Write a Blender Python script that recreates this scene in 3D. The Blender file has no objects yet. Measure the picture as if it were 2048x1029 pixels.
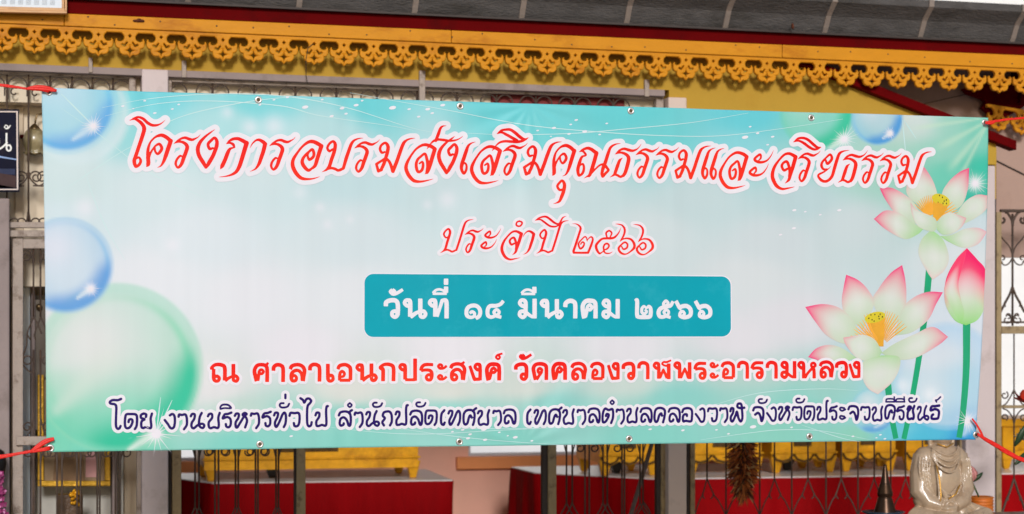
import bpy, bmesh, math, random
import numpy as np
from mathutils import Vector, Matrix

# ------------------------------------------------------------------ camera, sky, sun, exposure
SC = bpy.context.scene
COL = SC.collection
TH = math.radians(14.4)
FPX = 3982.0                       # focal length in photo pixels (photo is 2048 wide)
CAMZ = 1.6
HOR = 685.0
cam_d = bpy.data.cameras.new("camera")
cam = bpy.data.objects.new("camera", cam_d); COL.objects.link(cam)
cam.location = (0, 0, CAMZ); cam.rotation_euler = (math.radians(90), 0, -TH)
cam_d.sensor_width = 36; cam_d.lens = FPX / 2048 * 36
cam_d.shift_y = (HOR - 514.5) / 2048
cam_d.clip_end = 3000
cam_d.dof.use_dof = True; cam_d.dof.focus_distance = 6.42; cam_d.dof.aperture_fstop = 4.5
SC.camera = cam

SUN_EL = math.radians(19); SUN_AZ = math.radians(188)      # azimuth clockwise from +Y
w = bpy.data.worlds.new("World"); SC.world = w; w.use_nodes = True
nt = w.node_tree; nt.nodes.clear()
sky = nt.nodes.new("ShaderNodeTexSky"); sky.sky_type = 'NISHITA'; sky.sun_disc = False
sky.sun_elevation = SUN_EL; sky.sun_rotation = SUN_AZ; sky.dust_density = 1.0; sky.air_density = 1.0; sky.ozone_density = 1.0
bg = nt.nodes.new("ShaderNodeBackground"); bg.inputs[1].default_value = 0.085
wo = nt.nodes.new("ShaderNodeOutputWorld")
nt.links.new(sky.outputs[0], bg.inputs[0]); nt.links.new(bg.outputs[0], wo.inputs[0])
sl = bpy.data.lights.new("sun", 'SUN'); sl.energy = 2.05; sl.angle = math.radians(9); sl.color = (1.0, 0.985, 0.985)
so = bpy.data.objects.new("sun", sl); COL.objects.link(so)
sd = Vector((math.sin(SUN_AZ) * math.cos(SUN_EL), math.cos(SUN_AZ) * math.cos(SUN_EL), math.sin(SUN_EL)))
so.rotation_euler = sd.to_track_quat('Z', 'Y').to_euler(); so.location = sd * 30
SC.view_settings.view_transform = 'Standard'; SC.view_settings.look = 'None'
SC.view_settings.gamma = 1.0; SC.view_settings.exposure = 0.06
SC.view_settings.use_curve_mapping = False

# ------------------------------------------------------------------ helpers
R = math.radians
CT, ST = math.cos(TH), math.sin(TH)
def P(px, py, Y):
    """point on the plane y = Y that the photo shows at pixel (px, py)"""
    a = (px - 1024) / FPX; b = (HOR - py) / FPX
    t = Y / (CT - a * ST)
    return Vector((t * (ST + a * CT), Y, CAMZ + b * t))
def PXm(px, Y):
    a = (px - 1024) / FPX
    return Y / (CT - a * ST) / FPX          # metres per pixel (vertical)
def lin(c):
    if isinstance(c, (int, float)): c = (c, c, c)
    return tuple(((v / 255) / 12.92 if v / 255 <= 0.04045 else ((v / 255 + 0.055) / 1.055) ** 2.4) for v in c)
def mat(name, rgb, rough=0.6, metal=0.0, var=0.12, scale=6.0, bump=0.0, stain=None, stain_amt=0.0, stain_scale=3.0, spec=0.4, stretch=(1, 1, 1), alpha=1.0, trans=0.0, wood=False):
    m = bpy.data.materials.new(name); m.use_nodes = True
    nt = m.node_tree; N = nt.nodes; L = nt.links; N.clear()
    out = N.new("ShaderNodeOutputMaterial"); p = N.new("ShaderNodeBsdfPrincipled")
    L.new(p.outputs[0], out.inputs[0])
    c = lin(rgb)
    tc = N.new("ShaderNodeTexCoord"); mp = N.new("ShaderNodeMapping"); mp.inputs['Scale'].default_value = stretch
    L.new(tc.outputs['Object'], mp.inputs[0])
    n = N.new("ShaderNodeTexNoise"); n.inputs['Scale'].default_value = scale; n.inputs['Detail'].default_value = 6; n.inputs['Roughness'].default_value = 0.65
    L.new(mp.outputs[0], n.inputs['Vector'])
    mx = N.new("ShaderNodeMix"); mx.data_type = 'RGBA'
    mx.inputs['A'].default_value = tuple(v * (1 - var) for v in c) + (1,)
    mx.inputs['B'].default_value = tuple(min(1, v * (1 + var)) for v in c) + (1,)
    rr = N.new("ShaderNodeMapRange"); rr.inputs['From Min'].default_value = 0.3; rr.inputs['From Max'].default_value = 0.7
    L.new(n.outputs['Fac'], rr.inputs['Value']); L.new(rr.outputs[0], mx.inputs['Factor'])
    colout = mx.outputs['Result']
    if stain is not None:
        n2 = N.new("ShaderNodeTexNoise"); n2.inputs['Scale'].default_value = stain_scale; n2.inputs['Detail'].default_value = 8; n2.inputs['Roughness'].default_value = 0.7
        L.new(mp.outputs[0], n2.inputs['Vector'])
        r2 = N.new("ShaderNodeMapRange"); r2.inputs['From Min'].default_value = 0.53; r2.inputs['From Max'].default_value = 0.66; r2.inputs['To Max'].default_value = stain_amt
        L.new(n2.outputs['Fac'], r2.inputs['Value'])
        m2 = N.new("ShaderNodeMix"); m2.data_type = 'RGBA'
        L.new(r2.outputs[0], m2.inputs['Factor']); L.new(colout, m2.inputs['A'])
        m2.inputs['B'].default_value = lin(stain) + (1,)
        colout = m2.outputs['Result']
    L.new(colout, p.inputs['Base Color'])
    p.inputs['Roughness'].default_value = rough; p.inputs['Metallic'].default_value = metal
    p.inputs['Specular IOR Level'].default_value = spec
    if trans: p.inputs['Transmission Weight'].default_value = trans
    if bump:
        b = N.new("ShaderNodeBump"); b.inputs['Strength'].default_value = bump; b.inputs['Distance'].default_value = 0.01
        n3 = N.new("ShaderNodeTexNoise"); n3.inputs['Scale'].default_value = scale * 6; n3.inputs['Detail'].default_value = 4
        L.new(mp.outputs[0], n3.inputs['Vector']); L.new(n3.outputs['Fac'], b.inputs['Height']); L.new(b.outputs[0], p.inputs['Normal'])
    return m
def vcol_mat(name, rough=0.45, spec=0.35, var=0.03):
    m = bpy.data.materials.new(name); m.use_nodes = True
    nt = m.node_tree; N = nt.nodes; L = nt.links; N.clear()
    out = N.new("ShaderNodeOutputMaterial"); p = N.new("ShaderNodeBsdfPrincipled"); L.new(p.outputs[0], out.inputs[0])
    at = N.new("ShaderNodeAttribute"); at.attribute_name = "Col"
    tc = N.new("ShaderNodeTexCoord"); mp = N.new("ShaderNodeMapping"); mp.inputs['Scale'].default_value = (14, 1, 0.7)
    n = N.new("ShaderNodeTexNoise"); n.inputs['Scale'].default_value = 2.2; n.inputs['Detail'].default_value = 5
    L.new(tc.outputs['Object'], mp.inputs[0]); L.new(mp.outputs[0], n.inputs['Vector'])
    r = N.new("ShaderNodeMapRange"); r.inputs['From Min'].default_value = 0.3; r.inputs['From Max'].default_value = 0.7
    r.inputs['To Min'].default_value = 1 - var; r.inputs['To Max'].default_value = 1 + var
    L.new(n.outputs['Fac'], r.inputs['Value'])
    mx = N.new("ShaderNodeMix"); mx.data_type = 'RGBA'; mx.blend_type = 'MULTIPLY'; mx.inputs['Factor'].default_value = 1
    L.new(at.outputs['Color'], mx.inputs['A']); L.new(r.outputs[0], mx.inputs['B'])
    L.new(mx.outputs['Result'], p.inputs['Base Color'])
    p.inputs['Roughness'].default_value = rough; p.inputs['Specular IOR Level'].default_value = spec
    return m
class MB:
    """collects geometry, then links it as ONE mesh object"""
    def __init__(s): s.v = []; s.f = []
    def add(s, vs, fs):
        o = len(s.v); s.v += [tuple(x) for x in vs]; s.f += [tuple(i + o for i in f) for f in fs]
    def hexa(s, a, b):           # a,b : 4 points each, two end faces
        s.add(list(a) + list(b), [(3, 2, 1, 0), (4, 5, 6, 7), (0, 1, 5, 4), (1, 2, 6, 5), (2, 3, 7, 6), (3, 0, 4, 7)])
    def box(s, x0, x1, y0, y1, z0, z1):
        s.hexa([(x0, y0, z0), (x1, y0, z0), (x1, y1, z0), (x0, y1, z0)], [(x0, y0, z1), (x1, y0, z1), (x1, y1, z1), (x0, y1, z1)])
    def tube(s, pts, r, n=8, close=False, flat=1.0):
        pts = [Vector(p) for p in pts]; m = len(pts)
        rs = r if isinstance(r, (list, tuple)) else [r] * m
        base = len(s.v); prev = None
        for i, p in enumerate(pts):
            t = (pts[min(i + 1, m - 1)] - pts[max(i - 1, 0)])
            if t.length < 1e-9: t = Vector((0, 0, 1))
            t.normalize()
            if prev is None:
                u = t.cross(Vector((0, 1, 0)))
                if u.length < 1e-3: u = t.cross(Vector((1, 0, 0)))
                u.normalize()
            else:
                u = (prev - t * prev.dot(t)); u.normalize()
            prev = u; v = t.cross(u)
            for k in range(n):
                a = 2 * math.pi * k / n
                s.v.append(tuple(p + (u * math.cos(a) + v * math.sin(a) * flat) * rs[i]))
        for i in range(m - 1):
            for k in range(n):
                k2 = (k + 1) % n
                s.f.append((base + i * n + k, base + i * n + k2, base + (i + 1) * n + k2, base + (i + 1) * n + k))
        s.f.append(tuple(base + k for k in range(n))[::-1]); s.f.append(tuple(base + (m - 1) * n + k for k in range(n)))
    def lathe(s, prof, c=(0, 0, 0), n=24, sx=1, sy=1):
        base = len(s.v)
        for r_, z in prof:
            for k in range(n):
                a = 2 * math.pi * k / n
                s.v.append((c[0] + r_ * sx * math.cos(a), c[1] + r_ * sy * math.sin(a), c[2] + z))
        for i in range(len(prof) - 1):
            for k in range(n):
                k2 = (k + 1) % n
                s.f.append((base + i * n + k, base + i * n + k2, base + (i + 1) * n + k2, base + (i + 1) * n + k))
        s.f.append(tuple(base + k for k in range(n))[::-1]); s.f.append(tuple(base + (len(prof) - 1) * n + k for k in range(n)))
    def ball(s, c, r, nu=14, nv=9):
        r = r if isinstance(r, (tuple, list)) else (r, r, r)
        base = len(s.v)
        for i in range(nv + 1):
            ph = math.pi * i / nv
            for k in range(nu):
                a = 2 * math.pi * k / nu
                s.v.append((c[0] + r[0] * math.sin(ph) * math.cos(a), c[1] + r[1] * math.sin(ph) * math.sin(a), c[2] - r[2] * math.cos(ph)))
        for i in range(nv):
            for k in range(nu):
                k2 = (k + 1) % nu
                s.f.append((base + i * nu + k, base + i * nu + k2, base + (i + 1) * nu + k2, base + (i + 1) * nu + k))
    def build(s, name, m, parent=None, smooth=False, bevel=0.0, loc=None):
        me = bpy.data.meshes.new(name); me.from_pydata(s.v, [], s.f); me.validate(); me.update()
        o = bpy.data.objects.new(name, me); COL.objects.link(o)
        if m is not None: me.materials.append(m)
        if parent is not None: o.parent = parent; o.matrix_parent_inverse = Matrix.Translation(-parent.location)
        if smooth:
            for p in me.polygons: p.use_smooth = True
        if bevel:
            b = o.modifiers.new("bevel", 'BEVEL'); b.width = bevel; b.segments = 2; b.limit_method = 'ANGLE'
        return o
def empty(name, loc, label=None, cat=None, group=None):
    o = bpy.data.objects.new(name, None); COL.objects.link(o); o.location = loc; o.empty_display_size = 0.1
    if label: tag(o, label, cat, group)
    return o
def tag(o, label=None, cat=None, group=None, kind=None):
    if label: o['label'] = label
    if cat: o['category'] = cat
    if group: o['group'] = group
    if kind: o['kind'] = kind
    return o
# ------------------------------------------------------------------ lettering: pen strokes in crop units
CR = {'A': (240, 220, 6.4), 'B': (540, 220, 6.4), 'C': (800, 220, 6.4), 'D': (1040, 260, 6.4), 'E': (1320, 260, 6.4), 'F': (1560, 260, 6.4),
      'G': (870, 420, 8.533), 'H': (1090, 420, 8.533), 'I': (720, 540, 5.389), 'J': (1100, 540, 5.389),
      'K': (400, 690, 6.0235), 'L': (720, 690, 6.0235), 'M': (1020, 690, 6.0235), 'N': (1340, 690, 5.12),
      'O': (210, 780, 5.851), 'P': (540, 780, 5.851), 'Q': (870, 780, 5.851), 'R': (1200, 780, 5.851), 'S': (1530, 780, 5.535)}
# name: (crop, anchor, strokes)   point = x,y[,width]   '!' = corner
G = {}
def g(name, crop, anchor, s, dw=None): G[name] = (crop, anchor, s, dw)
# --- brush hand of the title
g('o_1', 'A', (185, 650), "130,132,6 185,104,22 240,90,26 300,112,34 355,162,36 410,192,34 460,196,28 510,183,18 550,157,10 582,128,4|125,132,6 180,116,20 225,128,34 280,172,42 312,235,46 290,330,44 240,480,42 203,590,42 185,650,44 195,705,40 212,725,30 250,695,34 268,650,32 245,607,26 213,622,18")
g('kho_1', 'A', (340, 728), "340,728,6 364,690,46 362,600,46 360,520,36 375,450,28 400,400,22 450,350,24 500,328,34 545,325,42 600,352,44 !650,398,46|!652,395,48 620,490,48 590,580,46 560,660,34 525,715,18 480,738,4|365,640,30 385,570,26 420,505,22 465,452,24 510,438,34 537,490,36 512,540,34 480,563,26 452,525,26 448,480,20")
g('ro_1', 'A', (738, 748), "690,432,4 740,395,22 790,365,26 840,357,32 890,375,36 930,382,30 970,365,18 1005,345,10 1032,315,4|695,430,6 750,408,24 800,412,32 845,440,40 862,480,44 845,540,44 815,620,44 795,680,40 768,722,34 738,738,22 715,690,30 730,635,28 770,590,26 800,595,18")
g('ngo_1', 'A', (1098, 752), "1217,250,4 1160,290,18 1090,345,28 1030,410,38 1000,480,46 1000,540,46 1020,600,46 1060,665,46 !1101,732,40|!1101,730,34 1125,705,40 1150,660,46 1185,600,44 1215,530,44 1238,460,44 1240,400,40 1212,358,30 1165,395,34 1128,440,34 1148,498,34 1190,490,26")
g('ko_1', 'A', (1285, 760), "1283,762,4 1310,715,46 1345,640,46 1380,550,44 1410,500,30 1472,480,12|1358,440,4 1400,400,26 1450,374,34 1510,370,38 1560,390,44 !1622,425,48|!1622,425,52 1590,530,50 1560,630,48 1530,720,46 1490,790,38 1430,830,26 1350,852,14 1265,860,4|1360,438,4 1410,425,24 1450,445,34 1464,480,20")
g('aa_1', 'A', (1665, 790), "1665,492,4 1690,440,14 1735,395,22 1780,385,32 1830,410,42 !1858,438,46|!1858,438,48 1835,530,46 1805,620,44 1780,690,38 1740,750,22 1700,775,12 1665,790,4")
g('oo_1', 'B', (640, 855), "640,855,4 560,880,16 480,888,26 400,875,40 340,820,46 300,750,46 288,690,44 300,630,38 350,550,28 410,475,26 480,420,34 540,408,42 600,430,46 !656,465,46|!656,465,48 625,560,46 600,640,46 575,715,40 530,755,26 490,775,36 450,745,42 415,690,44 415,640,38 445,590,32 495,540,28 540,510,32 560,560,36 550,605,34 502,638,34 480,590,26 492,555,18")
g('bo_1', 'B', (710, 775), "800,505,22 758,530,30 733,490,30 757,438,28 805,406,30 833,445,40 822,530,42 785,640,42 760,720,40 738,752,34|664,797,4 710,775,22 745,752,34 785,747,30 830,757,32 875,776,32 !935,752,32|!940,745,36 975,622,42 1010,520,40 1040,440,36 1075,395,26 1130,370,16 1195,362,4")
g('mo_1', 'B', (1558, 815), "1470,540,22 1432,547,30 1410,500,32 1430,450,28 1480,424,30 1512,470,42 1505,540,42 1485,610,40 1460,690,40 !1422,770,36|!1430,765,34 !1388,785,34 !1364,696,32 1420,658,28 1480,628,32 1522,655,34 1550,710,36 !1572,788,36|!1575,785,44 1625,660,42 1670,530,42 1710,430,38 1750,390,24 1800,370,16 1860,363,4")
SO = "425,885,4 350,905,16 260,920,26 180,908,40 120,850,44 85,780,44 78,730,42 95,670,36 140,590,26 200,510,24 270,460,30 330,448,36 400,470,42 !445,502,44|!445,505,46 415,600,46 385,700,46 355,785,40 318,825,6|345,800,40 355,720,40 345,640,36 320,565,30 270,595,28 225,640,32 207,700,36 217,770,36 240,798,30 280,770,34 295,710,32 285,668,26 248,688,20"
g('lo_1', 'C', (425, 885), SO)
g('so_1', 'C', (425, 885), SO + "|345,502,6 365,478,16 400,470,20")
g('tail_a', 'C', None, "385,442,14 430,400,26 490,382,28 560,388,32 640,398,26 710,390,20 760,370,12 805,338,4|650,385,14 680,360,8 697,343,4")
g('mai_ek', 'C', None, "458,395,34 490,310,38 515,240,30 545,212,18 590,205,4")
g('e_1', 'C', (815, 832), "965,412,4 910,430,16 870,465,30 845,530,42 815,620,44 790,700,44 786,760,38 815,815,30 845,775,30 850,715,26 828,682,22 800,705,16")
g('i_a', 'C', None, "1235,312,4 1290,268,24 1350,256,28 1410,258,34 1470,300,38 1530,350,38 1590,382,30 1635,360,6|1240,310,6 1300,292,24 1360,320,34 1430,362,36 1490,395,36|1225,462,14 1275,420,24 1340,405,30 1420,410,32 1500,412,34 1570,398,28 1635,360,6")
g('u_1', 'D', None, "540,765,22 495,772,30 467,725,30 495,680,28 528,655,28 556,705,40 545,790,42 520,860,40 495,915,30 455,940,14 412,948,4")
g('no_1', 'D', None, "743,290,4 790,260,26 850,240,34 900,255,40 !965,303,46|!966,303,48 935,420,46 905,520,44 880,585,36 850,600,18 808,624,4|745,288,4 790,278,24 822,310,28 832,332,16 790,345,26 770,370,32 750,430,40 730,510,42 738,580,34 760,585,26 795,550,32 808,490,30 793,442,26 755,460,18|885,575,30 960,500,20 1020,452,22 1070,455,34 1108,500,32 1120,522,28 1080,565,32 1048,602,28 1036,560,34|1280,177,4 1210,190,18 1150,230,30 1115,310,40 1080,420,42 1050,500,42 1036,570,34")
g('tho_1', 'D', (1140, 612), "1205,318,4 1260,270,24 1320,247,30 1380,262,36 1430,272,30 1480,255,18 1515,225,10 1542,183,4|1207,316,6 1270,296,24 1320,305,32 1365,335,40 1380,380,46 1360,470,46 1335,550,42 !1312,588,36|!1315,585,30 1275,605,28 1235,585,28 1198,572,30|1303,362,4 1262,400,34 1235,470,42 1207,550,38 1190,580,26 1140,612,4")
AH = "1450,265,4 1420,330,12 1370,390,20 1310,415,28 1250,412,34 1208,382,32 1238,342,28 1280,318,28 1288,360,24 1262,392,16"
g('ah_1', 'E', (1256, 362), AH + "|" + "1388,433,4 1358,498,12 1308,558,20 1248,583,28 1188,580,34 1146,550,32 1176,510,28 1218,486,28 1226,528,24 1200,560,16")
g('cho_1', 'E', (1720, 730), "1720,730,4 1640,748,18 1560,758,28 1490,720,42 1445,640,46 1435,570,44 1460,480,36 1520,390,26 1590,320,28 1650,305,34 1700,325,40 !1735,347,44|!1735,348,48 1700,470,46 1670,560,44 1645,640,34 1595,688,4|1630,500,26 1582,518,32 1556,465,34 1580,422,28 1622,410,34 1648,470,36 1658,540,36 1650,600,30")
g('i_b', 'F', None, "168,160,4 230,113,26 300,106,30 360,130,34 430,190,36 480,227,32 525,222,6|170,158,6 240,142,24 310,175,34 370,220,34 430,250,30 480,247,22 525,222,6")
g('yo_1', 'F', None, "600,505,18 555,505,28 530,460,34 540,415,28 585,362,22 640,318,28 662,370,34 622,425,32 600,432,30 583,390,26|598,512,16 625,495,10 652,463,4|600,515,14 560,540,20 488,583,26 520,640,34 570,662,32 620,645,32 665,590,36 695,490,40 725,390,40 755,310,34 800,278,20 885,262,4")
# --- second line
g('po_2', 'G', (88, 735), "220,462,20 183,475,26 150,420,30 175,365,28 228,328,30 255,380,40 240,450,40 205,560,40 180,650,38 160,685,32|86,738,4 130,712,20 165,690,32 210,684,28 250,697,30 290,715,30 !350,692,28|!362,685,34 410,540,36 450,410,36 490,280,36 520,215,30 570,180,20 660,165,4")
g('am_2', 'G', None, "1432,195,26 1476,218,28 1465,262,26 1425,284,26 1382,262,28 1392,215,26 1432,195,26")
g('ii_2', 'G', None, "1692,187,4 1760,145,24 1830,123,28 1890,125,34 1950,165,36 2010,215,36 2070,245,30 2110,240,24|1695,186,6 1780,170,24 1840,205,32 1900,250,32 1960,285,30 2040,290,26 2105,262,20|2100,262,30 2140,180,28 2170,135,22 2225,112,4")
g('d2_2', 'H', None, "445,240,4 510,245,14 560,270,26 590,320,36 570,400,36 535,510,38 500,620,38 472,700,40 !472,735,32|!475,735,32 600,737,32 !720,735,34|!722,730,36 770,610,38 800,510,32 775,466,24 740,482,18 703,525,14|703,540,12 690,480,22 660,464,22 610,510,22 560,570,26 560,620,32 590,667,30 640,625,30 652,572,26 620,555,24 592,590,20")
g('d5_2', 'H', None, "1285,300,4 1260,370,16 1220,430,26 1170,475,34 1110,490,36 1040,490,34 960,500,32 900,550,36 858,610,42 868,680,42 915,747,32 960,725,16 990,700,28 985,640,30 1010,590,28 1055,582,30 1080,620,28 1050,665,28 1008,685,22|990,690,26 1010,735,24 1060,747,22 1110,737,14 1140,715,4|1042,468,26 1030,400,30 1080,360,28 1126,400,28 1102,462,22")
g('d6_2', 'H', (1268, 548), "1180,242,4 1240,248,16 1300,265,24 1345,320,34 1347,390,34 1322,460,30 1290,510,22 1266,548,6|1275,538,8 1330,500,20 1390,490,26 1460,510,34 1510,580,42 1510,650,42 1450,712,24 1380,755,20 1320,755,30 1268,720,38 1245,660,36 1290,600,26 1350,557,28 1396,590,30 1386,650,30 1330,675,28 1298,632,22")
# --- looped type of the date line (white)
g('wo_3', 'I', (377, 475), "282,394 286,352 330,330 385,332 410,370 410,470 !398,500,40|!410,470,36 398,502,36 372,508,36 350,488,36 352,458,36 378,446,36 408,462,36")
g('han_3', 'I', (352, 235), "352,212,30 376,232,30 352,256,30 330,236,30 352,212,30|340,258,30 372,262,32 415,244,32 465,212,30")
g('no_3', 'I', (513, 355), "542,378,36 512,388,36 484,360,36 496,332,36 524,328,36 543,352,42 !543,506,42|545,510,40 600,470,36 650,445,30|652,310 652,440|650,455,36 688,447,36 708,478,36 688,508,36 658,504,36 650,470,36")
g('tho_3', 'I', (782, 355), "810,380,36 782,388,36 753,360,36 765,332,36 795,328,36 812,352,42 !812,506,42|828,505,36 858,420,32 !886,332,34 920,328,38 933,362,42 933,525,42")
g('ii_3', 'I', (860, 235), "!784,258,24 !936,258,24|784,252,24 820,220,24 860,212,24 900,226,24 925,250,24|927,180 927,250")
g('ek_3', 'I', None, "927,95,43 927,163,43")
g('d1_3', 'I', None, "1245,527,36 1285,495,38 1292,440,38 1262,395,38 1210,386,38 1162,408,38 1145,455,38 1155,497,38 1190,513,32 1225,503,30 1232,470,30 1205,452,30 1180,470,28")
g('d4_3', 'I', None, "1543,335,34 1512,370,34 1465,388,36 1400,392,38 1374,430,38 1376,490,38 1410,510,34 1455,492,30 1440,458,30 1468,430,30 1496,452,30 1484,482,30 1460,492,28|1462,498,32 1520,512,32")
g('mo_3', 'I', (1748, 360), "1776,388,34 1748,392,36 1718,362,36 1732,332,36 1762,330,36 1780,356,40 1780,440,40 1776,490,36 1750,512,36 1718,490,36 1722,456,36 1752,448,36 1786,462,34 1825,492,32 1860,512,30|1876,312 1876,525")
g('aa_3', 'J', None, "155,404 160,362 200,336 245,345 263,382 263,525")
g('kho_3', 'J', (420, 408), "362,525,44 350,465,44 345,390,42 375,342,42 425,334,42 470,346,42 483,390,42 483,525,42|372,510,36 388,450,34 396,400,32 422,380,32 444,406,32 424,432,32 402,424,28")
g('d2_3', 'J', None, "910,338,32 932,330,38 933,400,40 933,480,40 950,508,38 1060,508,38 1078,480,40 1078,420,38 1058,394,28 1034,412,22 1006,394,24 985,420,30 986,462,30 1015,474,28 1036,450,26 1014,432,22")
g('d5_3', 'J', None, "1320,340,32 1292,388,34 1230,400,38 1182,422,40 1164,462,42 1178,503,38 1220,507,34 1262,488,28 1272,452,28 1248,434,28 1222,456,28 1240,490,28|1236,498,30 1295,515,30|1242,400,28 1216,370,28 1242,336,28 1268,362,28 1244,386,26")
g('d6_3', 'J', (1418, 478), "1350,335,38 1395,418,38|1385,430,36 1412,398,40 1470,392,40 1510,430,42 1506,490,40 1450,514,36 1400,500,36 1398,465,30 1424,448,28 1444,474,28 1424,500,28")
# --- looped type of the place line (red)
g('nn_4', 'K', None, "145,300,42 148,268,34 190,240,38 260,244,42 298,280,42 !298,432,42|165,290,38 165,400,40 182,434,36 218,434,36 232,402,36 205,378,36 170,392,34|300,434,38 340,405,34 400,375,28|402,230 402,390|402,395,34 404,428,34 440,437,36 456,405,36 430,376,36 400,390,30")
g('so_4', 'K', None, "685,440,46 668,380,44 657,310,42 688,252,40 745,240,40 795,256,40 810,300,42 810,450,42|695,435,38 708,370,34 716,318,32 742,300,30 766,324,30 746,350,30 722,340,28|785,258,36 826,216,24")
g('aa_4', 'K', (1003, 450), "886,315 892,268 930,242 982,252 1003,292 1003,450")
LO4 = "1088,296,40 1112,255,40 1180,240,40 1236,260,40 1262,310,42 1252,380,42 1243,440,44|1240,436,42 1226,352,36 1190,312,36 1142,314,38 1106,350,40 1104,410,40 1124,436,36 1158,426,36 1164,392,32 1138,370,32 1104,392,32"
g('lo_4', 'K', (1135, 400), LO4)
g('soo_4', 'K', (1135, 400), LO4 + "|1215,252,34 1262,214,24")
g('e_4', 'K', None, "1543,228 1543,390|1543,385 1548,425,36 1575,438,36 1604,420,36 1600,380,36 1575,368,36 1545,392,32")
g('oo_4', 'K', (1715, 348), "1662,296,38 1685,254,40 1750,240,40 1798,262,42 1815,300,42 !1815,428,40|!1815,428,34 !1685,428,34|!1685,432,36 1685,370,36 1696,332,34 1718,320,32 1742,345,32 1732,378,30 1700,388,26")
g('ko_4', 'L', None, "281,440 281,300 255,288,34 250,268,34 300,238,36 365,240,40 407,278,42 407,440,42")
g('po_4', 'L', None, "546,292,34 516,302,36 486,272,36 498,244,36 528,242,36 548,268,42 !548,420,42|!548,422,32 !668,422,32|!668,436,42 668,165,42")
g('ro_4', 'L', (833, 388), "730,312,30 750,268,38 790,240,38 !884,240,34|740,314,32 790,304,34 845,310,36 866,340,40 866,390,40 850,422,36 815,420,34 802,388,34 828,360,32 866,376,32")
g('ah_4', 'L', (967, 260), "994,266,28 966,284,30 944,260,30 962,238,28 986,248,28 986,275,26|960,286,28 1002,284,28 1046,254,28|994,396,28 966,414,30 944,390,30 962,368,28 986,378,28 986,405,26|960,416,28 1002,414,28 1046,384,28")
g('ngo_4', 'L', (1415, 265), "1320,252,34 1370,400,40 !1380,415,38 !1444,415,34|1442,292,34 1414,302,36 1384,270,36 1396,240,36 1424,236,36 1444,262,40 1444,430,40")
g('thak_4', 'L', None, "1680,162,24 1656,172,24 1634,150,24 1652,124,24 1688,112,22 1712,104,22|1656,126,22 1680,145,22 1676,165,22")
g('do_4', 'M', None, "300,425,40 284,345,42 276,280,42 305,238,40 370,230,42 420,250,42 430,295,42 430,425,42|310,418,38 345,370,32 378,322,32|366,332,32 338,334,32 330,304,32 352,284,32 376,304,32 366,334,30")
g('lho_4', 'M', None, "1788,274,32 1762,284,34 1732,254,34 1746,224,34 1774,224,34 1786,252,38 !1786,410,40|!1798,402,34 !1842,300,28 !1886,402,34|1906,225 1906,415|1904,256,24 1858,250,22 1828,230,22 1846,208,22 1884,208,24 1936,186,20")
g('pho_4', 'N', None, "96,230,28 72,238,30 44,212,30 56,188,30 80,188,30 92,214,34 !92,345,34|!102,340,30 !146,244,22 !184,342,30|195,178,36 195,352,36")
g('ho_4', 'N', None, "1360,228,28 1336,238,30 1306,210,30 1320,184,30 1346,184,30 1357,210,34 !1357,345,34|1368,338,30 1400,290,26 1450,236,26 1478,214,26 1468,190,26 1444,190,26 1436,214,24 1462,252,32 1466,345,34")
# --- rounded hand of the last line (purple)
g('o_5', 'O', None, "188,108 150,122 90,122 58,142 66,162 112,170 132,198 130,300 128,410 140,450 165,455 182,425")
g('do_5', 'O', (352, 460), "350,460 370,420 375,330 360,290 300,285 250,290 235,340 235,420 255,450 290,440 315,400 322,360 305,345 282,352 276,378")
g('yo_5', 'O', None, "480,318 482,290 450,280 420,300 425,330 462,347 430,370 425,420 440,450 480,438 530,450 542,420 535,340 550,280")
g('ngo_5', 'O', (700, 355), "700,355 735,400 770,450 805,440 818,380 814,310 790,284 760,300")
g('aa_5', 'O', (925, 460), "862,315 870,290 900,295 940,290 957,330 957,410 925,462")
g('no_5', 'O', (1005, 310), "1005,310 1020,285 1050,290 1045,340 1015,390 1015,435 1040,450 1085,415 1135,398 1162,418 1145,447 1112,432 1100,390 1110,320 1132,272")
g('bo_5', 'O', (1205, 310), "1205,310 1220,285 1250,285 1252,330 1216,380 1216,430 1235,450 1275,438 1320,447 1332,410 1326,330 1342,272")
g('i_5', 'O', None, "1350,225,20 1352,198,20 1380,176,22 1440,178,22 1474,215,20 1400,215,20 1350,225,20")
g('ro_5', 'O', (1385, 335), "1478,268 1440,282 1400,290 1380,335 1430,320 1468,345 1470,408 1448,438 1420,430 1414,402")
g('ho_5', 'O', (1520, 305), "1520,305 1535,280 1565,285 1560,330 1530,380 1530,430 1548,440 1580,390 1630,310 1658,285 1632,272 1612,295 1650,325 1662,370 1640,440")
g('tho_5', 'P', (50, 300), "50,300 65,270 95,275 90,320 62,380 65,425 84,430 120,360 150,290 175,270 190,310 185,390 165,437")
g('han_5', 'P', (160, 158), "162,158,22 130,160,22 116,180,22 132,205,22 175,208,22 210,195,22 227,165,22")
g('ek_5', 'P', None, "183,58,26 183,98,26")
g('wo_5', 'P', (232, 305), "232,305 245,272 290,275 335,272 350,310 345,390 325,425 292,425 283,392")
g('ai_5', 'P', None, "360,100 390,122 405,150 430,110 462,105 485,130 470,160 445,190 438,260 440,390 458,428 482,418 492,382")
g('po_5', 'P', (537, 300), "537,300 550,270 580,275 578,320 548,370 550,420 575,425 612,413 650,422 664,390 660,260 666,200 680,192")
LO5 = "810,300 830,265 890,255 935,275 950,330 945,410 925,418 905,360 870,325 832,340 820,390 832,420 862,412 868,395"
g('lo_5', 'P', (810, 300), LO5)
g('so_5', 'P', (810, 300), LO5 + "|930,275 945,250 962,240")
g('am_5', 'P', (937, 180), "937,156,20 960,180,20 937,204,20 914,180,20 937,156,20")
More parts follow.
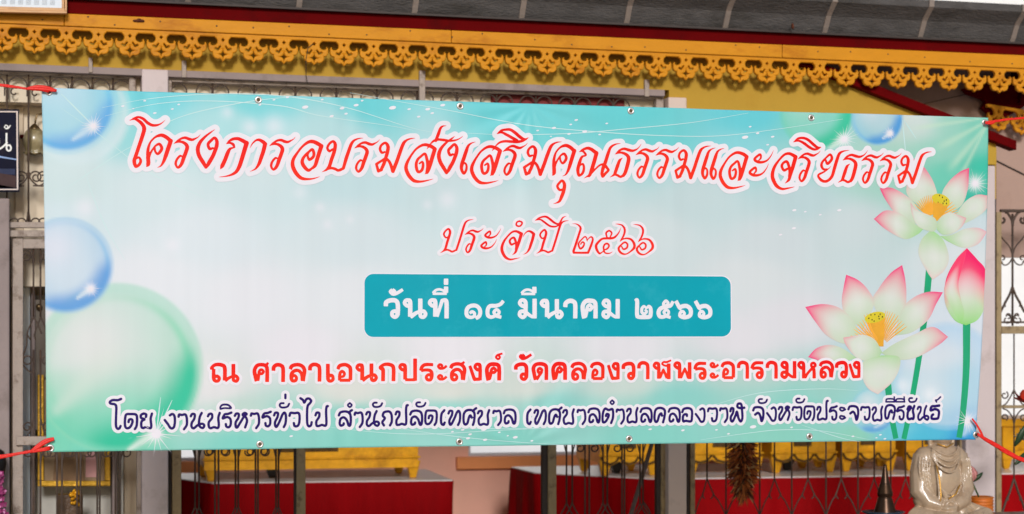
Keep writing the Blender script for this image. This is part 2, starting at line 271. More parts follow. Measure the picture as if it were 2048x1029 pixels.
g('ko_5', 'P', None, "1338,418 1320,380 1348,335 1325,305 1340,265 1395,255 1425,290 1430,370 1410,418")
g('e_5', 'Q', (105, 240), "108,240 78,280 70,340 76,395 100,410 113,385")
g('sso_5', 'Q', (440, 410), "440,410 455,360 460,280 430,240 370,242 335,285 332,370 347,405 375,390 392,330 410,300 428,325|440,250 458,232 478,216")
g('to_5', 'R', None, "125,388 145,330 147,260 135,225 95,237 55,220 30,260 22,330 30,378 60,370 90,320 95,290 72,284 62,305")
g('kho_5', 'R', (735, 380), "735,380 750,320 755,245 720,215 670,217 642,250 635,330 647,373 670,365 690,300 712,277 722,302")
g('oo_5', 'R', None, "958,260 975,225 1030,215 1068,240 1070,320 1058,368 1000,363 970,368 965,320 980,290 1008,287 1012,305")
g('lho_5', 'R', None, "1520,250 1530,217 1555,222 1550,270 1525,320 1530,363 1550,365 1580,300 1597,258 1615,330 1640,370 1660,330 1655,230 1645,168 1610,165 1602,198 1630,213 1682,210")
g('cho_5', 'R', (1785, 240), "1785,240 1805,207 1870,207 1900,240 1900,320 1882,365 1865,300 1840,270 1808,290")
g('ah_5', 'S', None, "868,203,20 830,197,20 820,215,20 845,232,20 880,217,20|868,295,20 830,289,20 820,307,20 845,324,20 880,309,20")
g('ii_5', 'S', (1330, 135), "1333,132,17 1342,104,17 1400,100,17 1430,112,17|1333,133,17 1432,133,17|1426,80,17 1428,130,17")
g('kkho_5', 'S', None, "1575,215 1590,187 1614,192 1600,220 1580,245 1575,300 1590,325 1622,318 1640,320 1645,280 1636,230 1652,180")
g('thho_5', 'S', None, "1935,175 1890,182 1850,187 1838,228 1890,215 1930,238 1925,300 1910,320 1852,320 1850,287 1866,275")
g('thak_5', 'S', None, "1905,135,17 1895,117,17 1918,110,17 1950,80,17")

L1 = [('o_1',), ('kho_1',), ('ro_1',), ('ngo_1',), ('ko_1',), ('aa_1',), ('ro_1', 'B', 38, 775), ('oo_1',), ('bo_1',), ('ro_1', 'B', 1125, 802), ('mo_1',),
      ('so_1',), ('tail_a',), ('mai_ek',), ('ngo_1', 'C', 590, 825), ('e_1',), ('so_1', 'C', 1258, 905), ('i_a',), ('ro_1', 'C', 1355, 842), ('mo_1', 'C', 1770, 857),
      ('kho_1', 'D', 403, 590), ('u_1',), ('no_1',), ('tho_1',), ('ro_1', 'D', 1512, 625), ('ro_1', 'D', 1767, 630), ('mo_1', 'E', 372, 642),
      ('e_1', 'E', 570, 638), ('e_1', 'E', 680, 643), ('lo_1', 'E', 1090, 712), ('ah_1',), ('cho_1',), ('ro_1', 'E', 1803, 668), ('i_b',), ('yo_1',),
      ('tho_1', 'F', 738, 678), ('ro_1', 'F', 1075, 690), ('ro_1', 'F', 1310, 692), ('mo_1', 'F', 1682, 703)]
L2 = [('po_2',), ('ro_1', 'G', 548, 740, .765), ('ah_1', 'G', 908, 418, .78), ('cho_1', 'G', 1450, 817, .765), ('am_2',), ('aa_1', 'G', 1490, 768, .765),
      ('po_2', 'G', 1720, 748), ('ii_2',), None, ('d2_2',), ('d5_2',), ('d6_2',), ('d6_2', 'H', 1580, 556)]
L3T = [('wo_3',), ('han_3',), ('no_3',), ('tho_3',), ('ii_3',), ('ek_3',), None, ('d1_3',), ('d4_3',), None, ('mo_3',), ('ii_3', 'I', 1808, 238), ('no_3', 'I', 1978, 361),
      ('aa_3',), ('kho_3',), ('mo_3', 'J', 598, 363), None, ('d2_3',), ('d5_3',), ('d6_3',), ('d6_3', 'J', 1630, 478)]
q = .915
L4 = [('nn_4',), None, ('so_4',), ('aa_4',), ('lo_4',), ('aa_4', 'K', 1442, 445), ('e_4',), ('oo_4',), ('no_3', 'K', 1925, 272, q), ('ko_4',), ('po_4',), ('ro_4',), ('ah_4',),
      ('soo_4', 'L', 1135, 387), ('ngo_4',), ('kho_3', 'L', 1606, 310, q), ('thak_4',), None, ('wo_3', 'M', 160, 382, q), ('han_3', 'M', 140, 141, q), ('do_4',), ('kho_3', 'M', 590, 304, q),
      ('lo_4', 'M', 778, 379), ('oo_4', 'M', 1017, 329), ('ngo_4', 'M', 1268, 256), ('wo_3', 'M', 1453, 373, q), ('aa_4', 'M', 1655, 416), ('lho_4',), ('pho_4',),
      ('ro_4', 'N', 325, 313), ('ah_4', 'N', 430, 207), ('oo_4', 'N', 567, 272), ('aa_4', 'N', 785, 348), ('ro_4', 'N', 908, 306), ('aa_4', 'N', 1075, 347),
      ('mo_3', 'N', 1160, 207, q), ('ho_4',), ('lo_4', 'N', 1562, 303), ('wo_3', 'N', 1772, 303, q), ('ngo_4', 'N', 1905, 205)]
L5 = [('o_5',), ('do_5',), ('yo_5',), None, ('ngo_5',), ('aa_5',), ('no_5',), ('bo_5',), ('i_5',), ('ro_5',), ('ho_5',), ('aa_5', 'O', 1770, 447), ('ro_5', 'O', 1850, 325),
      ('tho_5',), ('han_5',), ('ek_5',), ('wo_5',), ('ai_5',), ('po_5',), None, ('so_5',), ('am_5',), ('aa_5', 'P', 1055, 435), ('no_5', 'P', 1130, 288), ('han_5', 'P', 1250, 152),
      ('ko_5',), ('po_5', 'P', 1475, 288), ('han_5', 'P', 1756, 148), ('lo_5', 'P', 1645, 290), ('do_5', 'P', 1930, 412), ('e_5',), ('tho_5', 'Q', 157, 277), ('sso_5',),
      ('bo_5', 'Q', 500, 275), ('aa_5', 'Q', 735, 410), ('lo_5', 'Q', 802, 275), None, ('e_5', 'Q', 1107, 232), ('tho_5', 'Q', 1158, 268), ('sso_5', 'Q', 1435, 400), ('bo_5', 'Q', 1492, 265),
      ('aa_5', 'Q', 1718, 398), ('lo_5', 'Q', 1787, 262), ('to_5',), ('am_5', 'R', 137, 146), ('aa_5', 'R', 245, 393), ('bo_5', 'R', 312, 250), ('lo_5', 'R', 472, 258), ('kho_5',),
      ('lo_5', 'R', 800, 256), ('oo_5',), ('ngo_5', 'R', 1115, 284), ('wo_5', 'R', 1258, 250), ('aa_5', 'R', 1455, 376), ('lho_5',), None, ('cho_5',), ('han_5', 'R', 1885, 108),
      ('ngo_5', 'R', 1945, 272), ('ho_5', 'S', 140, 213), ('wo_5', 'S', 292, 222), ('han_5', 'S', 367, 97), ('do_5', 'S', 515, 335), ('po_5', 'S', 565, 218), ('ro_5', 'S', 710, 240),
      ('ah_5',), ('cho_5', 'S', 915, 215), ('wo_5', 'S', 1055, 222), ('bo_5', 'S', 1182, 220), ('kho_5', 'S', 1413, 323), ('ii_5',), ('ii_5', 'S', 1442, 135), ('ro_5', 'S', 1462, 238),
      ('kkho_5',), ('han_5', 'S', 1627, 92), ('no_5', 'S', 1690, 213), ('thho_5',), ('thak_5',)]

# ------------------------------------------------------------------ the banner plane and its maps
YB = 6.16
def px_mm(px, py):
    p = P(px, py, YB); return (p.x * 1000, p.z * 1000)
def mm_px(x, z):                                   # inverse (numpy friendly)
    x = np.asarray(x) / 1000; z = np.asarray(z) / 1000
    d = x * ST + YB * CT; a = (x * CT - YB * ST) / d
    return 1024 + a * FPX, HOR - (z - CAMZ) / d * FPX
def ripple(x, z):
    """gentle waves of the hung vinyl, metres, x and z in mm"""
    X = x / 1000.0; Z = (z - 1820) / 1000.0
    cr = 0.0
    for x0_, w_, a_, k_ in ((1.58, .020, .0010, .05), (1.66, .012, .0008, -.03), (1.50, .030, .0012, .08), (1.38, .016, .0006, .02), (.62, .02, .0006, .04), (-.35, .03, .0006, -.05), (-1.30, .014, .0008, .06), (-1.22, .02, .0007, -.08), (.05, .018, .0005, .1), (1.05, .02, .0006, -.04)):
        cr = cr + a_ * np.exp(-((X - x0_ - k_ * Z) / w_) ** 2) * (.4 + .6 * np.sin(3 * Z + 9 * x0_) ** 2)
    e = cr + 0.006 * np.sin(2.1 * X + 0.9 * Z + 0.4) + 0.0034 * np.sin(6.3 * X - 1.7 * Z) + 0.0015 * np.sin(17 * X + 2.0 * Z) + 0.0008 * np.sin(5 * X + 21 * Z) * np.exp(-((np.abs(Z) - .5) / .12) ** 2)
    for cx, cz in ((-1420, 2370), (-1400, 1270), (1640, 2360), (1615, 1270)):       # pulls at the tied corners
        dx = (x - cx) / 1000.0; dz = (z - cz) / 1000.0
        r = np.sqrt(dx * dx + dz * dz) + 1e-6; an = np.arctan2(dz, dx)
        e = e + 0.0075 * np.sin(13 * an) * r * 3 * np.exp(-r * 5.5)
    for cx, cz in ((-.77, 2350), (-.13, 2345), (.43, 2340), (1.05, 2345), (-.77, 1290), (-.13, 1295), (.43, 1295), (1.04, 1295)):
        dx = X - cx; dz = (z - cz) / 1000.0
        e = e + 0.0016 * np.exp(-(dx / .05) ** 2 - (dz / .10) ** 2) * np.cos(dx * 70)
    return e
def ban(x, z, off):
    return (x / 1000.0, YB + float(ripple(np.float64(x), np.float64(z))) - off / 1000.0, z / 1000.0)

def spline(pts):
    """points with corner flags -> dense samples (x, y, w)"""
    segs = []; cur = [pts[0]]
    for p in pts[1:]:
        cur.append(p)
        if p[3]: segs.append(cur); cur = [p]
    if len(cur) > 1: segs.append(cur)
    out = []
    for s in segs:
        a = np.array([q[:3] for q in s], float)
        if len(a) == 2:
            n = max(2, int(np.hypot(*(a[1] - a[0])[:2]) / 0.7)); t = np.linspace(0, 1, n)[:, None]
            out.append(a[0] * (1 - t) + a[1] * t); continue
        e = np.vstack([2 * a[0] - a[1], a, 2 * a[-1] - a[-2]])
        for i in range(1, len(a)):
            p0, p1, p2, p3 = e[i - 1], e[i], e[i + 1], e[i + 2]
            n = max(2, int(np.hypot(*(p2 - p1)[:2]) / 0.7)); t = np.linspace(0, 1, n)[:, None]
            c = 0.5 * (2 * p1 + (p2 - p0) * t + (2 * p0 - 5 * p1 + 4 * p2 - p3) * t ** 2 + (3 * p1 - p0 - 3 * p2 + p3) * t ** 3)
            c[:, 2] = (p1[2] * (1 - t) + p2[2] * t)[:, 0]
            out.append(c)
    return np.vstack(out)

def line_discs(items, dw, square):
    D = []
    for it in items:
        crop, anc, s, _ = G[it[0]]; x0, y0, sc = CR[crop]
        sca = 1.0; off = (0.0, 0.0); A = (0.0, 0.0)
        if len(it) > 1:
            c2 = CR[it[1]]; tx, ty = px_mm(c2[0] + it[2] / c2[2], c2[1] + it[3] / c2[2])
            A = px_mm(x0 + anc[0] / sc, y0 + anc[1] / sc); off = (tx, ty)
            if len(it) > 4: sca = it[4]
        else:
            A = px_mm(x0, y0); off = A
        for st in s.split('|'):
            pts = []
            for tok in st.split():
                cor = tok[0] == '!'; v = [float(u) for u in tok.lstrip('!').split(',')]
                px, py = x0 + v[0] / sc, y0 + v[1] / sc
                mx, mz = px_mm(px, py)
                mpp = 1000 * PXm(px, YB) * 1.14
                wd = (v[2] if len(v) > 2 else dw) / sc * mpp * sca
                pts.append((off[0] + (mx - A[0]) * sca, off[1] + (mz - A[1]) * sca, wd, cor))
            a = spline(pts)
            if square:
                for end in (0, 1):
                    b = a if end == 0 else a[::-1]
                    e0 = b[0]; k = min(3, len(b) - 1); t = b[k] - e0; t = t[:2] / (np.hypot(*t[:2]) + 1e-9); nn = np.array([-t[1], t[0]]); h = e0[2] / 2; qq = h * 0.3
                    for ss in np.arange(qq, h + qq, qq * 0.8):
                        for kk in np.linspace(-(h - qq), h - qq, 6):
                            pp = e0[:2] + t * ss + nn * kk; D.append((pp[0], pp[1], qq))
                dist = np.concatenate([[0], np.cumsum(np.hypot(*np.diff(a[:, :2], axis=0).T))])
                h0, h1 = a[0, 2] / 2, a[-1, 2] / 2
                a = a[(dist >= h0 * .98) & (dist <= dist[-1] - h1 * .98)]
            for r_ in a: D.append((r_[0], r_[1], max(r_[2], 0.6) / 2))
    return np.array(D)

def disc_field(D, step, pad):
    x0 = D[:, 0].min() - pad; x1 = D[:, 0].max() + pad; z0 = D[:, 1].min() - pad; z1 = D[:, 1].max() + pad
    nx = int((x1 - x0) / step) + 2; nz = int((z1 - z0) / step) + 2
    F = np.full((nz, nx), 1e3); m = pad - step
    gx = x0 + np.arange(nx) * step; gz = z0 + np.arange(nz) * step
    for x, z, r in D:
        R_ = r + m
        i0 = max(0, int((x - R_ - x0) / step)); i1 = min(nx, int((x + R_ - x0) / step) + 2)
        j0 = max(0, int((z - R_ - z0) / step)); j1 = min(nz, int((z + R_ - z0) / step) + 2)
        d = np.sqrt((gx[None, i0:i1] - x) ** 2 + (gz[j0:j1, None] - z) ** 2) - r
        np.minimum(F[j0:j1, i0:i1], d, out=F[j0:j1, i0:i1])
    return F, x0, z0

def fill_field(F, x0, z0, step, runmax=8, keep=None):
    """inside (F<0) region as polygons; returns verts (x,z,f) and faces, and boundary edges"""
    nz, nx = F.shape; neg = F < 0
    c = neg[:-1, :-1].astype(int) + neg[:-1, 1:] + neg[1:, 1:] + neg[1:, :-1]
    V = []; FA = []; B = []; idx = {}
    def vert(x, z, f):
        k = (round(x * 64), round(z * 64))
        i = idx.get(k)
        if i is None: i = len(V); idx[k] = i; V.append((x0 + x * step, z0 + z * step, f))
        return i
    full = c == 4
    for j in range(nz - 1):
        row = np.nonzero(full[j])[0]
        if len(row):
            s = row[0]; pr = s
            runs = []
            for i in list(row[1:]) + [None]:
                brk = i is None or i != pr + 1 or (pr - s + 1) >= runmax
                if not brk and keep is not None and (F[j, i] > keep or F[j + 1, i] > keep or F[j, i + 1] > keep or F[j + 1, i + 1] > keep or F[j, s] > keep or F[j + 1, s] > keep): brk = True
                if brk:
                    runs.append((s, pr + 1)); s = i
                pr = i
            for a, b in runs:
                FA.append((vert(a, j, F[j, a]), vert(b, j, F[j, b]), vert(b, j + 1, F[j + 1, b]), vert(a, j + 1, F[j + 1, a])))
    js, is_ = np.nonzero((c > 0) & (c < 4))
    for j, i in zip(js, is_):
        cs = [(i, j), (i + 1, j), (i + 1, j + 1), (i, j + 1)]; fs = [F[j, i], F[j, i + 1], F[j + 1, i + 1], F[j + 1, i]]
        poly = []; cross = []
        for k in range(4):
            k2 = (k + 1) % 4
            if fs[k] < 0: poly.append(vert(*cs[k], fs[k]))
            if (fs[k] < 0) != (fs[k2] < 0):
                t = fs[k] / (fs[k] - fs[k2])
                v = vert(cs[k][0] + (cs[k2][0] - cs[k][0]) * t, cs[k][1] + (cs[k2][1] - cs[k][1]) * t, 0.0)
                poly.append(v); cross.append((v, fs[k] < 0))
        pp = []
        for v in poly:
            if v not in pp: pp.append(v)
        if len(pp) >= 3: FA.append(tuple(pp))
        if len(cross) == 2 and cross[0][0] != cross[1][0]:
            a, b = cross[0], cross[1]
            B.append((a[0], b[0]) if a[1] else (b[0], a[0]))
    return V, FA, B
def flat_print(name, V, FA, off, m, parent, colf=None):
    """a printed patch lying on the banner"""
    xs = np.array([v[0] for v in V]); zs = np.array([v[1] for v in V])
    ys = YB + ripple(xs, zs) - (0.15 + off * 0.40) / 1000.0
    me = bpy.data.meshes.new(name)
    me.from_pydata([(a / 1000, b, c / 1000) for a, b, c in zip(xs, ys, zs)], [], FA); me.update()
    me.materials.append(m)
    if colf is not None:
        px, py = mm_px(xs, zs); c = colf(px, py)
        at = me.color_attributes.new("Col", 'FLOAT_COLOR', 'POINT')
        at.data.foreach_set("color", np.hstack([c, np.ones((len(c), 1))]).astype(np.float32).ravel())
    o = bpy.data.objects.new(name, me); COL.objects.link(o)
    o.parent = parent; o.matrix_parent_inverse = Matrix.Translation(-parent.location)
    return o
# ------------------------------------------------------------------ banner artwork (a printed vinyl sheet)
def L3(c): return np.array(lin(c))
PTS = [  # px, py, sRGB of the printed ground
 (90, 180, 150, 205, 218), (300, 190, 110, 205, 215), (520, 200, 120, 208, 214), (760, 205, 105, 205, 212), (1000, 215, 104, 204, 210), (1250, 220, 98, 202, 206), (1500, 232, 100, 200, 212), (1620, 250, 120, 204, 200),
 (250, 260, 140, 210, 214), (450, 255, 168, 216, 220), (650, 270, 178, 216, 220), (860, 250, 122, 208, 212), (1050, 275, 112, 206, 210), (1300, 285, 112, 204, 206), (1480, 300, 140, 208, 216),
 (140, 360, 200, 220, 222), (300, 380, 206, 222, 226), (500, 350, 202, 220, 224), (700, 340, 190, 216, 221), (900, 370, 196, 216, 220), (1150, 380, 194, 214, 217), (1400, 400, 192, 212, 215), (1600, 400, 184, 208, 212),
 (120, 450, 205, 222, 228), (400, 470, 214, 224, 230), (700, 470, 208, 221, 226), (1000, 440, 202, 219, 223), (1300, 470, 204, 217, 220), (1550, 480, 202, 213, 217), (1700, 450, 198, 212, 215),
 (300, 560, 222, 226, 232), (500, 600, 224, 226, 232), (720, 600, 222, 226, 231), (1000, 540, 212, 222, 226), (1500, 560, 210, 217, 220), (1580, 640, 216, 216, 222),
 (600, 700, 226, 224, 231), (900, 700, 226, 224, 230), (1250, 700, 222, 221, 227), (1480, 680, 218, 217, 223), (1850, 700, 214, 220, 228), (1930, 520, 212, 220, 224), (1960, 640, 210, 220, 230),
 (430, 770, 222, 222, 224), (700, 775, 216, 219, 214), (900, 785, 212, 216, 210), (480, 830, 190, 214, 206), (1050, 780, 206, 214, 208), (1250, 770, 196, 212, 206), (1500, 760, 176, 206, 200), (1650, 780, 160, 204, 196),
 (560, 855, 136, 206, 196), (700, 845, 140, 208, 198), (900, 825, 146, 207, 200), (1100, 812, 142, 205, 200), (1350, 805, 138, 204, 198), (1600, 815, 136, 202, 190), (1700, 830, 148, 206, 206),
 (120, 700, 224, 222, 226), (110, 780, 186, 216, 204), (110, 860, 118, 208, 180), (220, 890, 112, 206, 182), (480, 885, 126, 206, 194), (700, 885, 124, 203, 190), (1000, 880, 120, 201, 188), (1300, 870, 122, 201, 188), (1550, 865, 132, 201, 180), (1700, 870, 140, 204, 180),
 (1830, 790, 150, 208, 224), (1880, 860, 84, 186, 216), (1940, 780, 140, 202, 226), (1945, 850, 70, 170, 218), (1930, 872, 50, 150, 210), (1800, 862, 110, 196, 216), (1840, 876, 80, 186, 214), (1760, 800, 160, 208, 214),
 (1830, 250, 178, 208, 198), (1880, 300, 146, 205, 188), (1960, 260, 122, 202, 182), (1900, 250, 150, 206, 190), (1965, 340, 62, 190, 165), (1955, 390, 50, 184, 160), (1900, 350, 110, 200, 178), (1790, 340, 158, 206, 190), (1720, 330, 168, 208, 198), (1800, 240, 200, 212, 206), (1600, 320, 150, 206, 206), (1965, 450, 200, 216, 222),
]
_p = np.array([[p[0], p[1]] for p in PTS], float); _c = np.array([L3(p[2:]) for p in PTS])
def mixc(c, col, a):
    a = np.clip(a, 0, 1)[:, None]; return c * (1 - a) + L3(col)[None] * a
def sstep(a, b, x):
    t = np.clip((x - a) / (b - a), 0, 1); return t * t * (3 - 2 * t)
def bubble(c, px, py, cx, cy, r, body, rim, deep, ang, hl, amt=1.0, ring=.88, band=.45, cresc=1, only=0):
    """glassy printed bubble: pale outer band, a darker ring line, deep crescent towards 'ang', soft highlight opposite"""
    dx = (px - cx) / r; dy = (py - cy) / r; d = np.sqrt(dx * dx + dy * dy)
    ca, sa = math.cos(ang), math.sin(ang); dirc = (dx * ca + dy * sa) / np.maximum(d, .01)
    inside = 1 - sstep(0.94, 1.0, d); core = 1 - sstep(ring - .03, ring + .05, d)
    keep = c
    c = mixc(c, body, core * 0.52 * amt)
    c = mixc(c, rim, inside * (1 - core) * band * amt)
    side = .35 + .65 * sstep(-.9, .5, dirc)
    c = mixc(c, rim, np.exp(-((d - ring + .03) / .055) ** 2) * .85 * side * amt)
    c = mixc(c, rim, sstep(.30, ring, d) * core * .34 * side * amt)
    d2 = np.sqrt((dx + 0.30 * ca) ** 2 + (dy + 0.30 * sa) ** 2)
    cres = sstep(0.70, 1.06, d2) * sstep(0.22, 0.72, dirc) * (1 - sstep(ring - .02, ring + .09, d))
    if only: return mixc(keep, deep, cres * .9 * amt)
    if cresc: c = mixc(c, deep, cres * amt * .85)
    h = np.exp(-(((dx + 0.42 * ca) ** 2 + (dy + 0.42 * sa) ** 2) / 0.20))
    c = mixc(c, hl, h * core * 0.65 * amt)
    return c
def glow(c, px, py, cx, cy, r, col=(236, 232, 240), a=0.8):
    d2 = ((px - cx) ** 2 + (py - cy) ** 2) / (r * r); return mixc(c, col, a * np.exp(-d2))
def streak(c, px, py, x0, y0, x1, y1, w, col=(226, 232, 226), a=0.5):
    ux, uy = x1 - x0, y1 - y0; l = math.hypot(ux, uy); ux /= l; uy /= l
    s = (px - x0) * ux + (py - y0) * uy; t = -(px - x0) * uy + (py - y0) * ux
    f = np.clip(s / l, 0, 1); return mixc(c, col, a * np.exp(-(t / (w * (0.25 + f))) ** 2) * sstep(0, .15, s / l) * (1 - sstep(.75, 1.05, s / l)))
def ground(px, py):
    w = np.zeros(len(px)); c = np.zeros((len(px), 3))
    for (x, y), col in zip(_p, _c):
        d2 = ((px - x) / 1.7) ** 2 + (py - y) ** 2
        k = 1.0 / (d2 + 200.0) ** 1.9
        w += k; c += k[:, None] * col[None]
    c /= w[:, None]
    # teal wave across the foot and its soft upper edge
    edge = 842 - 52 * sstep(420, 1100, px) - 14 * sstep(1100, 1650, px) + 6 * np.sin(px / 140)
    c = mixc(c, (138, 205, 196), sstep(-16, 16, py - edge) * 0.45 * sstep(440, 640, px) * (1 - sstep(1660, 1760, px)))
    c = mixc(c, (104, 204, 210), 0.22 * sstep(8, -40, py - (262 + 30 * np.sin(px / 210.0 + .6) + 0.02 * px)) * sstep(640, 880, px) * (1 - sstep(1480, 1560, px)))
    # pale lights
    for x, y, r, a in ((500, 255, 16, .5), (548, 252, 22, .55), (455, 225, 12, .4), (170, 415, 20, .5), (895, 400, 18, .45), (855, 410, 10, .35), (600, 385, 14, .3), (640, 415, 10, .4), (345, 490, 16, .4), (655, 450, 10, .35), (700, 440, 8, .3), (860, 270, 60, .35), (1840, 240, 40, .35)):
        c = glow(c, px, py, x, y, r, a=a)
    # the bubbles
    c = glow(c, px, py, 165, 285, 70, (214, 226, 230), .45)
    c = bubble(c, px, py, 155, 225, 112, (205, 222, 228), (206, 226, 228), (206, 224, 230), R(70), (214, 226, 232), .55)
    c = bubble(c, px, py, 132, 205, 108, (146, 206, 228), (110, 196, 228), (84, 156, 222), R(58), (190, 218, 232), .85, ring=.84, band=.3)
    c = bubble(c, px, py, 235, 738, 177, (186, 216, 202), (138, 210, 180), (40, 194, 158), R(48), (226, 224, 226), 1.0, ring=.84, band=.5, cresc=0)
    c = mixc(c, (110, 206, 178), .75 * sstep(0, 170, (py - 690) - .05 * (px - 100) + .22 * (px - 240)) * (1 - sstep(.96, .985, np.hypot(px - 235, py - 738) / 170)))
    c = bubble(c, px, py, 235, 738, 177, (186, 216, 202), (138, 210, 180), (30, 190, 152), R(50), (226, 224, 226), 1.0, ring=.86, only=1)
    c = streak(c, px, py, 95, 840, 245, 690, 34, (214, 222, 214), .45)
    c = streak(c, px, py, 250, 905, 318, 862, 11, (222, 234, 226), .85)
    c = bubble(c, px, py, 131, 531, 100, (186, 210, 230), (142, 190, 226), (84, 150, 216), R(58), (222, 222, 234), 1.0)
    c = streak(c, px, py, 150, 600, 184, 576, 7, (220, 232, 236), .8)
    c = streak(c, px, py, 140, 283, 190, 250, 9, (206, 226, 236), .75)
    c = bubble(c, px, py, 1633, 226, 76, (140, 208, 184), (112, 204, 176), (36, 190, 150), R(40), (176, 214, 196), 1.0)
    c = streak(c, px, py, 1655, 300, 1690, 276, 8, (206, 228, 214), .8)
    c = bubble(c, px, py, 1754, 238, 55, (150, 200, 222), (120, 186, 224), (66, 146, 214), R(52), (210, 220, 228), 1.0)
    c = streak(c, px, py, 1762, 280, 1784, 264, 5, (214, 228, 234), .8)
    c = bubble(c, px, py, 1896, 752, 112, (206, 220, 230), (176, 206, 230), (186, 212, 232), R(-40), (222, 226, 232), .9)
    c = bubble(c, px, py, 1745, 822, 47, (170, 212, 222), (140, 200, 220), (92, 160, 214), R(60), (222, 226, 230), 1.0)
    c = streak(c, px, py, 1745, 858, 1772, 842, 5, (208, 226, 232), .7)
    c = streak(c, px, py, 1925, 875, 1945, 845, 12, (200, 226, 238), .6)
    # folds of light near the upper right corner that belong to the print
    for a_ in ((1985, 238, 1870, 300, 7), (1985, 240, 1895, 345, 7), (1975, 236, 1820, 258, 5), (1980, 244, 1905, 385, 5)):
        c = streak(c, px, py, *a_, (196, 224, 200), .55)
    for sx, sy, r in ((187, 252, 10), (182, 578, 9), (313, 868, 13), (1688, 279, 10), (1780, 267, 6), (1952, 367, 13), (1936, 842, 11), (1862, 790, 14), (1805, 772, 16)):
        c = glow(c, px, py, sx, sy, r, (244, 244, 248), .9 if r < 14 else .5)
    # faint vertical print banding
    b = 1 + 0.007 * np.sin(px / 9.3) * np.sin(px / 47 + 1)
    return np.clip(c * b[:, None], 0, 1)

M_vinyl = vcol_mat("printed vinyl", 0.4, 0.18, 0.012)
M_print = vcol_mat("printed ink", 0.5, 0.12, 0.02)
M_halo = mat("white ink", (233, 229, 236), 0.5, var=0.015, scale=3, spec=.12)
M_pale = mat("pale line ink", (196, 226, 226), 0.45, var=0.02, scale=3, spec=.3)
M_navy = mat("purple ink", (36, 11, 98), 0.5, var=0.08, scale=4, spec=.12)
M_teal = mat("teal ink", (0, 160, 178), 0.5, var=0.04, scale=5, spec=.12, stain=(60, 180, 195), stain_amt=.25, stain_scale=7)

TL, TR_, BR, BL = (83, 175), (1979, 235), (1952, 880), (93, 905)
cen = P(1024, 550, YB)
banner = empty("banner", (cen.x, cen.y, P(1024, 892, YB).z), "long pale blue vinyl banner with red and purple Thai lettering and pink lotus flowers", "banner")
def make_sheet():
    nu, nv = 520, 190
    c = [np.array(px_mm(*q)) for q in (TL, TR_, BR, BL)]
    u = np.linspace(0, 1, nu + 1)[None, :, None]; v = np.linspace(0, 1, nv + 1)[:, None, None]
    top = c[0] * (1 - u) + c[1] * u; bot = c[3] * (1 - u) + c[2] * u
    vv = v[:, 0, 0][:, None]; uu = u[0, :, 0][None, :]
    bow = (uu ** 6 * 4 * vv * (1 - vv) * 12.0 + (1 - uu) ** 6 * 8.0 * (1 - (1 - vv) ** 3 - vv) )[:, :, None]
    sag = np.zeros((1, nu + 1, 1)); 
    sag[0, :, 0] = -6 * np.sin(np.pi * u[0, :, 0]) - 1.5 * np.abs(np.sin(np.pi * u[0, :, 0] * 4.6))
    top = top + np.concatenate([np.zeros_like(sag), sag * .5], 2); bot = bot + np.concatenate([np.zeros_like(sag), sag * -.2 + 0], 2)
    q = top * (1 - v) + bot * v; q[:, :, :1] += bow * 1.0; q = q.reshape(-1, 2)
    x, z = q[:, 0], q[:, 1]; y = YB + ripple(x, z)
    me = bpy.data.meshes.new("printed_sheet")
    F = [(j * (nu + 1) + i, (j + 1) * (nu + 1) + i, (j + 1) * (nu + 1) + i + 1, j * (nu + 1) + i + 1) for j in range(nv) for i in range(nu)]
    me.from_pydata([(a / 1000, b, d / 1000) for a, b, d in zip(x, y, z)], [], F); me.update()
    for p in me.polygons: p.use_smooth = True
    px, py = mm_px(x, z); col = ground(px, py)
    at = me.color_attributes.new("Col", 'FLOAT_COLOR', 'POINT')
    at.data.foreach_set("color", np.hstack([col, np.ones((len(col), 1))]).astype(np.float32).ravel())
    me.materials.append(M_vinyl)
    o = bpy.data.objects.new("printed_sheet", me); COL.objects.link(o); o.parent = banner; o.matrix_parent_inverse = Matrix.Translation(-banner.location)
    s = o.modifiers.new("thickness", 'SOLIDIFY'); s.thickness = 0.0006; s.offset = 1 if False else -1
    return o
sheet = make_sheet()
STEP = 1.35
def redcol(top, bot, y0, y1):
    def f(px, py):
        t = np.clip((py - y0) / (y1 - y0) + .25 * np.sin(px / 95.0), 0, 1)[:, None]
        return L3(top)[None] * (1 - t) + L3(bot)[None] * t
    return f
for nm, items, dw, sq, halo, cf in (("title", L1, 30, False, 14.5, redcol((238, 18, 14), (246, 48, 26), 250, 380)),
                                ("year", L2, 30, False, 9.0, redcol((238, 16, 24), (244, 42, 28), 430, 520)),
                                ("date", L3T, 42, True, 0, None),
                                ("place", L4, 42, True, 8.5, redcol((238, 18, 18), (246, 54, 28), 715, 765)),
                                ("organiser", L5, 26.5, False, 9.5, None)):

    words = [[]]
    for it in items:
        if it is None: words.append([])
        else: words[-1].append(it)
    if halo:
        D = line_discs([it for it in items if it], dw, sq); F, fx, fz = disc_field(D, STEP, halo + 6)
        V, FA, _ = fill_field(F - halo, fx, fz, STEP, 6)
        flat_print(nm + "_outline", V, FA, 2.6, M_halo, sheet)
    for wd in words:
        F, fx, fz = disc_field(line_discs(wd, dw, sq), STEP, 6); V, FA, _ = fill_field(F, fx, fz, STEP, 6)
        if nm == "date": flat_print(nm + "_lettering", V, FA, 2.4, M_halo, sheet)
        elif nm == "organiser": flat_print(nm + "_lettering", V, FA, 3.2, M_navy, sheet)
        else: flat_print(nm + "_lettering", V, FA, 3.2, M_print, sheet, cf)
